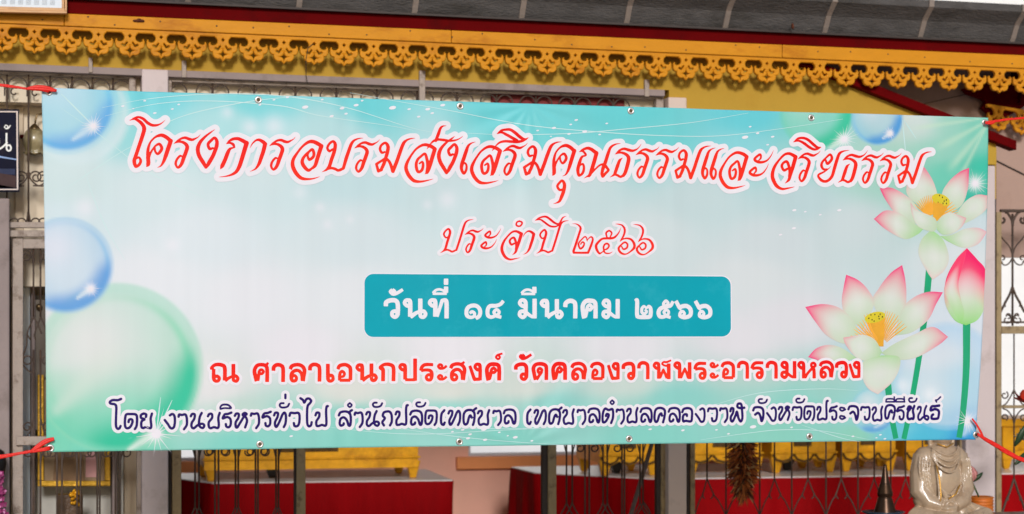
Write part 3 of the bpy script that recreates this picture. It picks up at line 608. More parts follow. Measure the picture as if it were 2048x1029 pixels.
# the teal box behind the date
def rounded_quad(q, r, n=8):
    out = []
    for i in range(4):
        p = np.array(q[i], float); a = np.array(q[i - 1], float); b = np.array(q[(i + 1) % 4], float)
        ua = (a - p) / np.hypot(*(a - p)); ub = (b - p) / np.hypot(*(b - p)); c = p + (ua + ub) * r
        for k in range(n + 1):
            t = math.pi / 2 * k / n; out.append(c - ub * r * math.cos(t) - ua * r * math.sin(t))
    return out
def poly_print(name, pts_px, off, m, colf=None):
    q = [px_mm(*p) for p in pts_px]
    c = (sum(a[0] for a in q) / len(q), sum(a[1] for a in q) / len(q))
    V = [(a[0], a[1], 0) for a in q] + [(c[0], c[1], 0)]
    n = len(q); FA = [(i, (i + 1) % n, n) for i in range(n)]
    return flat_print(name, V, FA, off, m, sheet, colf)
def box_print(name, q, r, off, m):
    # fine strips so that the box follows the waves of the sheet
    out = rounded_quad(q, r); V = []; FA = []
    xs = np.array(sorted(set([round(p[0], 3) for p in out] + list(np.linspace(min(p[0] for p in out) + 1, max(p[0] for p in out) - 1, 130)))))
    xs[0] += .01; xs[-1] -= .01
    n = len(out)
    for x in xs:
        ys = []
        for i in range(n):
            a, b = out[i], out[(i + 1) % n]
            if (a[0] - x) * (b[0] - x) <= 0 and abs(a[0] - b[0]) > 1e-9:
                ys.append(a[1] + (b[1] - a[1]) * (x - a[0]) / (b[0] - a[0]))
        for y in np.linspace(min(ys), max(ys), 15):
            mx, mz = px_mm(x, y); V.append((mx, mz, 0))
    for i in range(len(xs) - 1):
        for j in range(14): FA.append((15 * i + j, 15 * i + j + 1, 15 * i + j + 16, 15 * i + j + 15))
    return flat_print(name, V, FA, off, m, sheet)
box_print("date_box_outline", [(727.5, 546), (1463, 551.5), (1463.5, 675.5), (727.5, 676.5)], 20, 1.2, M_halo)
box_print("date_box", [(729.5, 548), (1461, 553.5), (1461.5, 673.5), (729.5, 674.5)], 18, 1.7, M_teal)

# thin drifting lines and dots
def line_print(MBl, pts, w0, off):
    a = spline([(p[0], p[1], 1, False) for p in pts])[::8]
    V, FA = MBl; n0 = len(V)
    for i, p in enumerate(a):
        t = a[min(i + 1, len(a) - 1)][:2] - a[max(0, i - 1)][:2]; t = t / (np.hypot(*t) + 1e-9)
        f = i / (len(a) - 1); ww = w0 * (0.3 + 0.7 * math.sin(math.pi * min(1, max(0, f)))) / 2
        for s in (-1, 1):
            m_ = px_mm(p[0] - t[1] * ww * s, p[1] + t[0] * ww * s); V.append((m_[0], m_[1], 0))
        if i: FA.append((n0 + 2 * i - 2, n0 + 2 * i - 1, n0 + 2 * i + 1, n0 + 2 * i))
for k, ps in enumerate([[(205, 215), (300, 197), (430, 188), (560, 192), (690, 215), (830, 258), (905, 268)],
           [(210, 232), (310, 208), (420, 202), (560, 212), (640, 232), (780, 252), (830, 262)],
           [(300, 260), (380, 228), (500, 203), (610, 192)],
           [(700, 186), (760, 197), (900, 222), (1060, 252), (1200, 265), (1320, 272), (1440, 272), (1560, 258), (1690, 238)],
           [(920, 266), (1010, 270), (1140, 268), (1260, 258), (1380, 246), (1500, 226)],
           [(170, 340), (182, 380), (210, 450), (250, 520)], [(135, 375), (250, 300), (300, 282)], [(120, 215), (200, 270), (300, 345), (420, 400)],
           [(660, 855), (720, 862), (800, 868), (880, 868), (980, 862), (1150, 854)], [(800, 858), (900, 872), (1000, 882), (1120, 890)],
           [(880, 856), (1000, 858), (1120, 855)], [(1400, 880), (1500, 866), (1560, 860), (1640, 862), (1740, 880)], [(1420, 812), (1520, 786), (1640, 778), (1720, 782)],
           [(1600, 850), (1680, 876), (1720, 884)]]):
    V, FA = [], []; line_print((V, FA), ps, 1.6 if k < 5 else 1.2, .7)
    flat_print("drifting_line", V, FA, .5 + .05 * k, M_pale, sheet)
dots = [(246, 212, 5), (290, 201, 4), (310, 226, 5), (267, 217, 3), (358, 209, 4), (345, 218, 4), (520, 210, 4), (548, 200, 4), (575, 195, 5), (610, 215, 9), (644, 200, 4), (684, 217, 7), (692, 228, 5), (712, 211, 7), (724, 202, 4), (785, 216, 10), (818, 219, 5), (855, 219, 7), (837, 234, 5), (885, 211, 7), (663, 233, 6), (864, 227, 5),
        (1074, 262, 4), (1106, 257, 6), (1136, 269, 5), (1168, 264, 7), (1198, 270, 4), (1151, 241, 5), (1212, 248, 4), (1140, 250, 4), (1100, 274, 3), (1490, 275, 9), (1515, 267, 5), (1545, 274, 5), (1535, 290, 4), (1500, 254, 4), (1535, 348, 5), (1588, 421, 6), (1610, 424, 4), (1678, 421, 6), (1640, 430, 4), (1560, 470, 5), (1587, 457, 6),
        (905, 864, 4), (925, 860, 5), (967, 859, 8), (940, 869, 5), (998, 865, 4), (1030, 875, 7), (1015, 872, 3), (936, 877, 6), (970, 880, 6), (1063, 882, 4), (1300, 859, 5), (1365, 861, 5), (1432, 860, 4), (1505, 854, 9), (1456, 868, 4), (1705, 873, 4), (1760, 870, 4), (1769, 878, 4), (1581, 855, 4), (583, 873, 5), (1752, 876, 3)]
for k, (x, y, r) in enumerate(dots):
    poly_print("printed_dot", [(x + r * .72 * math.cos(t), y - .1 * r * math.cos(t) + r * .36 * math.sin(t)) for t in np.linspace(0, 2 * math.pi, 11)[:-1]], 1.35 if k < 43 else 1.32, M_halo)
# star glints
def star(x, y, r, n, seed, off):
    rnd = random.Random(seed); V, FA = [], []
    for k in range(n):
        a = 2 * math.pi * (k + rnd.uniform(-.25, .25)) / n; l = r * (rnd.uniform(.55, 1.0)); ww = max(1.0, r * .026)
        q0 = .14 * r; bx, by = x + math.cos(a) * q0, y + math.sin(a) * q0; ww *= .6; pts = [(x + math.cos(a) * l, y + math.sin(a) * l), (bx - math.sin(a) * ww, by + math.cos(a) * ww), (bx + math.sin(a) * ww, by - math.cos(a) * ww)]
        o = len(V); V += [px_mm(*p) + (0,) for p in pts]; FA.append((o, o + 1, o + 2))
    flat_print("star_glint", V, FA, off, M_halo, sheet)
    poly_print("star_hub", [(x + .16 * r * math.cos(t), y + .16 * r * math.sin(t)) for t in np.linspace(0, 2 * math.pi, 19)[:-1]], off + .15, M_halo)
for k, (x, y, r, n) in enumerate([(187, 252, 30, 18), (182, 578, 26, 18), (313, 868, 58, 15), (1688, 279, 34, 18), (1780, 267, 18, 16), (1952, 367, 34, 18), (1936, 842, 34, 18)]):
    # spikes overlap only at the hub, each star gets its own level
    star(x, y, r, n, k, 1.0 + .02 * k)
for k, (a, b, c, d) in enumerate([(1805, 240, 1812, 310), (1808, 240, 1836, 282), (187, 252, 120, 185), (313, 868, 322, 790), (313, 868, 345, 800)]):
    V, FA = [], []; line_print((V, FA), [(a, b), ((a + c) / 2, (b + d) / 2), (c, d)], 2.6, 1); flat_print("light_ray", V, FA, .92 + .01 * k, M_pale, sheet)

# ------------------------------------------------------------------ lotus print
def petal(name, x0, y0, sc, left, right, base, tip, off, cbase=(184, 208, 172), cmid=(210, 220, 206), ctip=(238, 74, 130), pk=.50, edge=(226, 150, 170), ea=.16, green=0.0, pw=.50):
    conv = lambda p: (x0 + p[0] / sc, y0 + p[1] / sc)
    nv, nu = 40, 18
    def side(e):
        a = spline([(p[0], p[1], 1, False) for p in [conv(base)] + [conv(q_) for q_ in e] + [conv(tip)]])[:, :2]
        d = np.concatenate([[0], np.cumsum(np.hypot(*np.diff(a, axis=0).T))]); t = np.linspace(0, d[-1], nv + 1)
        return np.stack([np.interp(t, d, a[:, 0]), np.interp(t, d, a[:, 1])], 1)
    A, B = side(left), side(right); V, FA, C = [], [], []
    for j in range(nv + 1):
        for i in range(nu + 1):
            s = i / nu; p = A[j] * (1 - s) + B[j] * s; vv_ = (p[1] - 235) / 645; p[0] = min(p[0], 1979 - 27 * vv_ + 6.6 * 4 * vv_ * (1 - vv_) - .8); V.append(px_mm(*p) + (0,))
            v = j / nv; e = abs(2 * s - 1)
            c = np.array(lin(cbase)) * (1 - v) + np.array(lin(cmid)) * v if v < .5 else np.array(lin(cbase)) * .5 * (1 - v) * 2 * .5 + np.array(lin(cmid)) * (1 - .25 * 2 * (1 - v))
            m = np.array(lin(cmid)); b = np.array(lin(cbase)); tp = np.array(lin(ctip))
            c = b + (m - b) * min(1, v / .55)
            if green: c = c + (np.array(lin((150, 214, 128))) - c) * green * max(0, 1 - v / .5) * (.3 + .7 * s)
            k = max(0, (v - pk + .16 * e ** 2) / pw); k = min(1, k) ** 1.25
            c = c + (tp - c) * k
            c = c + (np.array(lin(edge)) - c) * ea * e ** 6 * min(1, v * 1.5)
            c = c + (np.array(lin((228, 226, 228))) - c) * .38 * math.exp(-((s - .5) / .25) ** 2 - ((v - .5) / .2) ** 2)
            C.append(c)
    n = nu + 1
    for j in range(nv):
        for i in range(nu): FA.append((j * n + i, (j + 1) * n + i, (j + 1) * n + i + 1, j * n + i + 1))
    arr = np.array(C); return flat_print(name, V, FA, off, M_print, sheet, lambda px, py: arr)
M_stem = mat("green ink", (8, 162, 112), .45, var=.12, scale=8, stretch=(6, 1, 1))
M_seed = mat("dark ink", (40, 34, 10), .45)
M_stam = mat("orange ink", (242, 170, 52), .45, var=.1)
M_pod = mat("yellow ink", (214, 196, 36), .45, var=.06)
M_podb = mat("orange pod ink", (228, 164, 40), .45, var=.12, scale=14)
def stem(pts, w, off):
    V, FA = [], []
    a = spline([(p[0], p[1], 1, False) for p in pts])[::6]
    for i, p in enumerate(a):
        t = a[min(i + 1, len(a) - 1)][:2] - a[max(0, i - 1)][:2]; t = t / (np.hypot(*t) + 1e-9); ww = w / 2 * (1.15 - .3 * i / len(a))
        for s in (-1, 1): V.append(px_mm(p[0] - t[1] * ww * s, p[1] + t[0] * ww * s) + (0,))
        if i: FA.append((2 * i - 2, 2 * i - 1, 2 * i + 1, 2 * i))
    flat_print("lotus_stem", V, FA, off, M_stem, sheet)
stem([(1862, 515), (1852, 620), (1838, 720), (1822, 810), (1807, 880.5)], 12, 1.10)
stem([(1774, 760), (1782, 830), (1792, 881)], 12, 1.12)
stem([(1935, 648), (1934, 740), (1928, 820), (1919, 879.5)], 13, 1.14)
TX = (1500, 200, 3.431); UX = (1550, 460, 3.026)
k_ = [1.2]
def nx_():
    k_[0] += .035; return k_[0]
def pet(o, *a, **k): return petal("lotus_petal", *o, *a, nx_(), **k)
# upper flower
pet(TX, [(1085, 660), (1080, 560), (1098, 470)], [(1290, 700), (1270, 580), (1205, 470)], (1210, 760), (1128, 402))
pet(TX, [(1320, 660), (1365, 565), (1440, 497)], [(1460, 720), (1500, 610), (1506, 530)], (1370, 780), (1508, 466))
pet(TX, [(1420, 790), (1480, 700), (1560, 652)], [(1470, 850), (1570, 800), (1634, 740)], (1420, 840), (1637, 655), pk=.7)
pet(TX, [(1150, 740), (1090, 670), (975, 606)], [(1130, 850), (1010, 790), (930, 690)], (1190, 830), (887, 608), pk=.5)
pet(TX, [(1130, 850), (1040, 785), (930, 760)], [(1150, 925), (1060, 955), (930, 890)], (1195, 885), (846, 818), pk=.55, green=.9)
pet(TX, [(1390, 925), (1480, 885), (1570, 878)], [(1370, 975), (1470, 1015), (1570, 990)], (1310, 935), (1634, 905), pk=.65, green=.9, ctip=(236, 150, 176))
pet(TX, [(1180, 960), (1160, 1060), (1220, 1180)], [(1330, 960), (1370, 1080), (1340, 1170)], (1250, 890), (1258, 1235), pk=.75, green=.9, ctip=(236, 176, 186))
# lower flower
pet(UX, [(430, 530), (402, 440), (412, 350)], [(595, 450), (560, 365), (500, 305)], (530, 600), (428, 272))
pet(UX, [(590, 440), (625, 355), (695, 265)], [(780, 500), (795, 400), (788, 300)], (680, 620), (769, 213))
pet(UX, [(470, 550), (390, 475), (290, 450)], [(420, 690), (310, 640), (235, 550)], (520, 660), (178, 467))
pet(UX, [(770, 480), (840, 410), (930, 376)], [(830, 620), (930, 545), (980, 450)], (720, 640), (1021, 378))
pet(UX, [(400, 715), (320, 697), (245, 718)], [(400, 800), (300, 800), (240, 785)], (490, 775), (194, 770), green=.5)
# pods and stamens
def stamens(cx, cy, sc, o, tips, off0):
    for i, (tx, ty) in enumerate(tips):
        V, FA = [], []
        mx_, my_ = (cx + tx) / 2 + (ty - cy) * .06, (cy + ty) / 2
        line_print((V, FA), [(o[0] + (cx * .8 + tx * .2) / sc, o[1] + (cy * .8 + ty * .2) / sc), (o[0] + mx_ / sc, o[1] + my_ / sc), (o[0] + tx / sc, o[1] + ty / sc)], 2.7, 1)
        flat_print("stamen", V, FA, off0 + .004 * i, M_stam, sheet)
def pod(o, sc, cx, cy, rx, ry, rot, foot, off):
    ca, sa = math.cos(R(rot)), math.sin(R(rot))
    el = lambda f, t: (o[0] + (cx + (rx * math.cos(t) * ca - ry * math.sin(t) * sa) * f) / sc, o[1] + (cy + (rx * math.cos(t) * sa + ry * math.sin(t) * ca) * f) / sc)
    L_ = el(.98, math.pi); R__ = el(.98, 0)
    poly_print("seed_pod", [L_, el(.9, math.pi * .75), el(.9, math.pi * .25), R__, (R__[0] * .75 + (o[0] + foot[0] / sc) * .25, R__[1] * .55 + (o[1] + foot[1] / sc) * .45), (o[0] + (foot[0] + 14) / sc, o[1] + foot[1] / sc), (o[0] + (foot[0] - 14) / sc, o[1] + foot[1] / sc)], off, M_podb)
    poly_print("seed_pod_top", [el(1, t) for t in np.linspace(0, 2 * math.pi, 29)[:-1]], off + .05, M_pod)
    for k in range(9):
        a = 2.4 * k; f = .25 + .5 * math.sqrt((k + .5) / 9); c = el(f, a)
        poly_print("seed", [(c[0] + 1.2 * math.cos(t), c[1] + 1.8 * math.sin(t)) for t in np.linspace(0, 2 * math.pi, 9)[:-1]], off + .1, M_seed)
stamens(1268, 825, TX[2], TX, [(1122, 705), (1135, 690), (1150, 678), (1165, 665), (1180, 655), (1195, 648), (1210, 640), (1225, 636), (1240, 634), (1255, 632), (1270, 640), (1370, 668), (1385, 680), (1400, 695), (1415, 715), (1425, 735), (1432, 755), (1432, 772)], 1.72)
pod(TX, TX[2], 1315, 686, 64, 38, 22, (1275, 832), 1.84)
stamens(640, 705, UX[2], UX, [(452, 640), (465, 620), (470, 600), (480, 585), (495, 570), (505, 553), (520, 535), (535, 515), (550, 502), (668, 488), (682, 488), (697, 490), (712, 496), (728, 505), (745, 518), (760, 530), (775, 545), (790, 562), (806, 580)], 1.72)
pod(UX, UX[2], 602, 530, 64, 32, -14, (640, 706), 1.84)
k_[0] = 2.0
pet(TX, [(1270, 810), (1180, 770), (1135, 745)], [(1260, 905), (1160, 870), (1115, 790)], (1292, 865), (1102, 703), pk=.72)
pet(TX, [(1300, 820), (1370, 772), (1440, 792)], [(1330, 925), (1400, 915), (1460, 870)], (1285, 890), (1490, 812), pk=.72, green=.5)
pet(UX, [(720, 690), (850, 630), (960, 588)], [(720, 785), (850, 775), (990, 700)], (640, 745), (1053, 648), pk=.62)
pet(UX, [(600, 665), (530, 635), (460, 645)], [(600, 795), (500, 780), (430, 705)], (645, 740), (409, 653), pk=.72, green=.4)
pet(UX, [(530, 800), (525, 890), (560, 960)], [(748, 770), (748, 850), (700, 930)], (640, 760), (620, 996), pk=.75, green=1.0, ctip=(236, 178, 186))
# bud
pet(UX, [(1090, 545), (1034, 440), (1040, 300), (1100, 180)], [(1235, 540), (1284, 430), (1283, 255), (1225, 175)], (1160, 578), (1166, 110), cbase=(134, 212, 108), cmid=(222, 220, 214), ctip=(242, 40, 104), pk=.38, ea=0, pw=.34)
pet(UX, [(1110, 540), (1052, 430), (1030, 350), (1095, 190)], [(1150, 500), (1130, 420), (1115, 320), (1150, 190)], (1135, 572), (1165, 112), cbase=(146, 214, 122), cmid=(224, 220, 214), ctip=(246, 60, 108), pk=.42, ea=.2, pw=.34)

# ------------------------------------------------------------------ eyelets
M_steel = mat("nickel", (222, 216, 212), .3, metal=.7, var=.05)
M_hole = mat("eyelet shadowed cloth", (90, 72, 50), .7)
def eyelet(px, py):
    x, z = px_mm(px, py); p = ban(x, z, 0)
    m = MB(); n = 20; prof = [(.0050, .0004), (.0054, .0026), (.0080, .0036), (.0106, .0026), (.0120, .0002)]
    for r_, h in prof:
        for k in range(n):
            a = 2 * math.pi * k / n; m.v.append((p[0] + r_ * math.cos(a), p[1] - h, p[2] + r_ * math.sin(a)))
    for i in range(len(prof) - 1):
        for k in range(n): m.f.append((i * n + k, i * n + (k + 1) % n, (i + 1) * n + (k + 1) % n, (i + 1) * n + k))
    ey = m.build("eyelet", M_steel, banner, smooth=True)
    m = MB(); m.v = [(p[0] + 0.0053 * math.cos(2 * math.pi * k / 14), p[1] - .0036 * .3, p[2] + 0.0053 * math.sin(2 * math.pi * k / 14)) for k in range(14)]; m.f = [tuple(range(14))]
    m.build("eyelet_hole", M_hole, ey)
EY = [(98, 184), (517, 200), (920, 213), (1260, 223), (1623, 236), (1972, 245), (101, 897), (520, 889), (919, 884), (1258, 878), (1617, 873), (1953, 870)]
for e in EY: eyelet(*e)
# ------------------------------------------------------------------ the hall: ground, walls, eave
YV = 8.50            # plane of the carved eave board
YW = 8.580           # face of the front wall
M_ground = mat("paving", (150, 148, 148), .85, var=.18, scale=3, bump=.3)
M_floor = mat("hall floor tiles", (176, 160, 146), .35, var=.08, scale=4)
M_yellow = mat("yellow painted plaster", (186, 148, 56), .75, spec=.15, var=.05, scale=5, bump=.08, stain=(160, 116, 34), stain_amt=.3, stain_scale=2.5)
M_lav = mat("pale column paint", (206, 190, 188), .6, var=.04, scale=4, stain=(150, 132, 122), stain_amt=.35, stain_scale=5)
M_cream = mat("cream wall paint", (205, 186, 160), .8, var=.05, scale=3, stain=(170, 150, 128), stain_amt=.3, stain_scale=2)
M_pink = mat("pink wall paint", (238, 180, 158), .75, var=.06, scale=2.5, stain=(230, 150, 120), stain_amt=.4, stain_scale=1.2)
M_sill = mat("orange sill paint", (236, 150, 90), .6, var=.06)
M_soffit = mat("soffit boards", (176, 146, 132), .75, var=.05, scale=3, stain=(140, 106, 92), stain_amt=.3, stain_scale=2)
M_gold = mat("ochre gloss paint", (212, 140, 28), .5, spec=.15, var=.07, scale=6, bump=.14, stain=(172, 98, 14), stain_amt=.6, stain_scale=3.5, stretch=(1, 1, 2.5))
M_red = mat("dark red paint", (94, 2, 4), .7, spec=.04, var=.14, scale=5, bump=.08, stain=(64, 8, 8), stain_amt=.6, stain_scale=4)
M_grey = mat("fibre cement", (88, 84, 82), .85, spec=.15, var=.22, scale=14, bump=.6, stain=(62, 58, 54), stain_amt=.7, stain_scale=5, stretch=(.6, 1, 2))
M_rib = mat("joint mortar", (140, 126, 116), .8, var=.15, scale=12, bump=.2)
M_beam = mat("weathered beam", (150, 134, 130), .75, var=.08, scale=6, stain=(112, 98, 92), stain_amt=.5, stain_scale=5)
M_iron = mat("old grey paint on iron", (168, 152, 140), .6, var=.08, scale=22, bump=.3, stain=(92, 70, 54), stain_amt=.8, stain_scale=16)
M_tan = mat("old tan paint on iron", (158, 136, 100), .6, var=.1, scale=22, bump=.3, stain=(88, 68, 48), stain_amt=.75, stain_scale=16)
M_rust = mat("brown wrought iron", (74, 58, 48), .55, var=.2, scale=30, stain=(108, 82, 60), stain_amt=.5, stain_scale=20)
M_dark = mat("dark edge", (58, 48, 44), .6, var=.2, scale=12)
M_white = mat("white paint", (236, 234, 230), .6, var=.03)

m = MB(); m.add([(-400, -300, 0), (400, -300, 0), (400, 500, 0), (-400, 500, 0)], [(0, 1, 2, 3)])
tag(m.build("ground", M_ground), kind="structure")
m = MB(); m.box(-4.6, 9.2, YW + .02, 13.5, .004, .16); tag(m.build("floor", M_floor), kind="structure")

hall = empty("temple_hall", (2.0, YW, 0), "yellow and pink temple hall with ochre carved eaves and grey gutter behind the banner", "building")
def line_z(pL, pR, Y):
    a, b = P(pL[0], pL[1], Y), P(pR[0], pR[1], Y); k = (b.z - a.z) / (b.x - a.x)
    return lambda x: a.z + k * (x - a.x)
XL, XRt = -4.6, P(2122, 150, YV).x
# eave lines, fitted to real heights along the front
zRG = line_z((140, 30), (2048, 113), YV)          # red board / ochre board
zGV = line_z((0, 49), (2048, 139.5), YV)          # ochre board / carved boards
zLip = line_z((700, 23.5), (2048, 88), YV - .03)    # gutter lip / red board
def strip(x0, x1, y0, y1, zb, zt, n=1):
    m = MB()
    for i in range(n):
        a = x0 + (x1 - x0) * i / n; b = x0 + (x1 - x0) * (i + 1) / n
        m.hexa([(a, y0, zb(a)), (b, y0, zb(b)), (b, y1, zb(b)), (a, y1, zb(a))], [(a, y0, zt(a)), (b, y0, zt(b)), (b, y1, zt(b)), (a, y1, zt(a))])
    return m
strip(XL, XRt, YV - .022, YV + .02, lambda x: zRG(x) + .0015, lambda x: zLip(x) + .06).build("fascia", M_red, hall, bevel=.002)
# ochre boards butt end to end
cuts = [XL] + [P(px, 60, YV).x for px in (-900, -260, 128, 900, 1560)] + [XRt]
for a, b in zip(cuts[:-1], cuts[1:]):
    strip(a + .001, b - .001, YV - .030, YV + .012, lambda x: zGV(x) + .001, lambda x: zRG(x)).build("trim_board", M_gold, hall, bevel=.003)

# --- carved eave boards
PX0, PX1 = P(68.8, 80, YV).x, P(1996, 170, YV).x
pitch = (PX1 - PX0) / 34.0
def motif_field():
    n = 84; us = np.linspace(-225, 225, n + 1); vs = np.linspace(0, 428, 81)
    U, Vv = np.meshgrid(us, vs)
    A = np.abs(U)
    def circ(cx, cy, r): return np.hypot(A - cx, Vv - cy) - r
    def cap(ax, ay, bx, by, r):
        dx, dy = bx - ax, by - ay; t = np.clip(((A - ax) * dx + (Vv - ay) * dy) / (dx * dx + dy * dy), 0, 1)
        return np.hypot(A - ax - t * dx, Vv - ay - t * dy) - r
    band = Vv - 52
    stemm = np.maximum(np.maximum(A - 118, 30 - Vv), Vv - 230)
    sh = np.minimum(np.minimum(circ(152, 220, 60), cap(60, 200, 150, 215, 52)), cap(178, 208, 196, 190, 18))
    low = np.minimum(circ(74, 300, 78), np.maximum(A - 130, np.abs(Vv - 280) - 52))
    tip = np.maximum((Vv - 330) * .72 + A * .72 - 60, 300 - Vv)
    body = np.minimum(np.minimum(stemm, sh), np.minimum(low, tip))
    s = np.minimum(band, body)
    hole = circ(143, 117, 60)
    open_ = np.minimum(cap(165, 116, 226, 122, 13), np.maximum(218 - A, 120 - Vv))
    s = np.maximum(s, -np.minimum(hole, open_)); s = np.minimum(s, np.minimum(cap(186, 212, 196, 168, 18), cap(196, 168, 190, 144, 11)))
    s = np.maximum(s, -(np.maximum(215 - A, 110 - Vv)))
    s = np.maximum(s, -(np.abs(A) * 1.1 + np.abs(Vv - 96) - 24))
    s = np.maximum(s, -np.minimum(cap(108, 226, 74, 238, 13), cap(74, 238, 42, 194, 10)))
    st = (np.sqrt(A / 70) + np.sqrt(np.abs(Vv - 306) / 66) - 1.03) * 34
    s = np.maximum(s, -st)
    return s, us, vs
MF, mus, mvs = motif_field()
def fret(name, x0, n, y, zt, m_, parent, pit, thick=.018, rim=.0055, along=None, hscale=1.0):
    """n carved motifs in one board, rounded front edges"""
    un = pit / 450.0; st = mus[1] - mus[0]; sv = mvs[1] - mvs[0]
    V, FA, B = fill_field(MF, 0, 0, 1.0, 6, keep=-rim / un * 1.2)
    vv = []; ff = []; nv = len(V)
    for k in range(n):
        xc = x0 + pit * (k + .5); o = len(vv)
        for gx, gz, f in V:
            x = xc + (mus[0] + gx * st) * un; z = zt(x) - (mvs[0] + gz * sv) * un * hscale
            e = min(1.0, max(0.0, -f * un / rim)); d = rim * (1 - math.sqrt(max(0, 1 - (1 - e) ** 2)))
            vv.append((x, y + d, z))
        for gx, gz, f in V:
            x = xc + (mus[0] + gx * st) * un; z = zt(x) - (mvs[0] + gz * sv) * un * hscale; vv.append((x, y + thick, z))
        ff += [tuple(i + o for i in f) for f in FA]; ff += [tuple(i + o + nv for i in f[::-1]) for f in FA]
        ff += [(a + o, b + o, b + o + nv, a + o + nv) for a, b in B]
    if along: vv = [along(p) for p in vv]
    me = bpy.data.meshes.new(name); me.from_pydata(vv, [], ff); me.update(); me.materials.append(m_)
    o = bpy.data.objects.new(name, me); COL.objects.link(o)
    if parent: o.parent = parent; o.matrix_parent_inverse = Matrix.Translation(-parent.location)
    return o
xb0 = PX0 + pitch * 1.5          # joint at px 168
for k in range(-4, 5):
    a = xb0 + 7 * pitch * k; n = 7
    if a < XL: continue
    if a + 7 * pitch > XRt: n = max(0, int((XRt - a) / pitch))
    if n: fret("carved_board", a + .0006, n, YV - .020, lambda x: zGV(x), M_gold, hall, pitch - .0001)

# --- gutter along the eave
prof = [(a_, b_ * .81) for a_, b_ in [(.0, .0), (-.018, .03), (-.05, .092), (-.066, .108), (-.116, .150), (-.124, .156), (-.124, .196), (-.112, .200), (-.09, .19), (-.02, .10), (.012, .02)]]
m = MB(); n = len(prof)
for x in (XL, XRt + .1):
    for dy, dz in prof: m.v.append((x, YV - .030 + dy, zLip(x) + dz))
for k in range(n): m.f.append((k, (k + 1) % n, n + (k + 1) % n, n + k))
m.f.append(tuple(range(n))[::-1]); m.f.append(tuple(range(n, 2 * n)))
gut = m.build("gutter", M_grey, hall, bevel=.004)
m = MB()
for x in (XL, XRt + .1):
    pass
zz = zLip
strip(XL, XRt + .1, YV - .052, YV - .031, lambda x: zLip(x) - .005, lambda x: zLip(x) + .003).build("gutter_lip", M_dark, hall)
for px, py in ((-80, 0), (150, 0), (376, 4), (598, 20), (829, 30), (1043, 40), (1253, 50), (1450, 58), (1649, 71), (1840, 80), (2024, 88)):
    x = P(px, py, YV - .04).x; m = MB(); w_ = .0125
    rib = [(dy - .010, dz) for dy, dz in prof[:8]]; rib2 = [(dy + .012, dz) for dy, dz in prof[:8]][::-1]
    q_ = rib + rib2; nn = len(q_)
    for s in (-1, 1):
        for dy, dz in q_: m.v.append((x + s * w_, YV - .030 + dy, zLip(x) + dz))
    for k in range(nn): m.f.append((k, (k + 1) % nn, nn + (k + 1) % nn, nn + k))
    m.f.append(tuple(range(nn))[::-1]); m.f.append(tuple(range(nn, 2 * nn)))
    m.build("gutter_joint", M_rib, gut, bevel=.004)
# low roof behind the gutter, stays under the gutter's rim as seen from below
m = MB(); m.hexa([(XL, YV + .03, 3.04), (XRt, YV + .03, 3.04), (XRt, 13.6, 3.16), (XL, 13.6, 3.16)], [(XL, YV + .03, 3.07), (XRt, YV + .03, 3.07), (XRt, 13.6, 3.19), (XL, 13.6, 3.19)])
m.build("roof", M_grey, hall)

# --- front wall: lintel over the three bays, columns
xo = lambda px, Y=YW: P(px, 600, Y).x
zB = line_z((0, 127), (1320, 180), YW)              # lower edge of the yellow lintel
x_end = xo(1338)
m = strip(XL, x_end, YW, YW + .14, zB, lambda x: 3.02); m.build("lintel_wall", M_yellow, hall)
# yellow wall to the right of the centre bay, cut by the sloping rafter
rl = line_z((1645, 150), (2023, 300), YW)
m = MB(); xs = [x_end, xo(1640), xo(1992)]
zb2 = line_z((1338, 330), (1992, 330), YW)
for a, b in ((xs[0], xs[1]), (xs[1], xs[2])):
    ta = 3.02 if a == xs[0] else min(3.02, rl(a)); tb = min(3.02, rl(b))
    if a == xs[0]: tb = 3.02
    z0 = 2.28
    m.hexa([(a, YW, z0), (b, YW, z0), (b, YW + .14, z0), (a, YW + .14, z0)], [(a, YW, ta), (b, YW, tb), (b, YW + .14, tb), (a, YW + .14, ta)])
m.build("gable_wall", M_yellow, hall)
# grey beam under the lintel, proud of it, hides the top of the grilles' pegs
strip(XL, xo(1328), YW - .012, YW + .10, lambda x: zB(x) - .030, lambda x: zB(x) - .001).build("lintel_beam", M_beam, hall, bevel=.002)
# rafter
m = MB(); a, b = xo(1560), xo(2023)
t = .038
m.hexa([(a, YW - .05, rl(a) - .006), (b, YW - .05, rl(b) - .006), (b, YW + .02, rl(b) - .006), (a, YW + .02, rl(a) - .006)], [(a, YW - .05, rl(a) + t), (b, YW - .05, rl(b) + t), (b, YW + .02, rl(b) + t), (a, YW + .02, rl(a) + t)])
m.build("rafter", M_red, hall, bevel=.003)
# soffit / upper wall on the right
m = MB(); YS = 8.92
m.box(xo(1560, YS), 9.0, YS, YS + .05, 2.02, 3.05); m.build("upper_wall", M_soffit, hall)
m = MB()
pa, pb = P(1985, 318, YS - .006), P(2120, 385, YS - .006)
m.tube([pa, pb], .0035, 6); m.build("ledge", M_dark, hall)
pa, pb = P(1760, 228, YS - .004), P(1950, 185, YS - .004)
m = MB(); m.tube([pa, pb], .0018, 6); m.build("conduit", M_dark, hall)
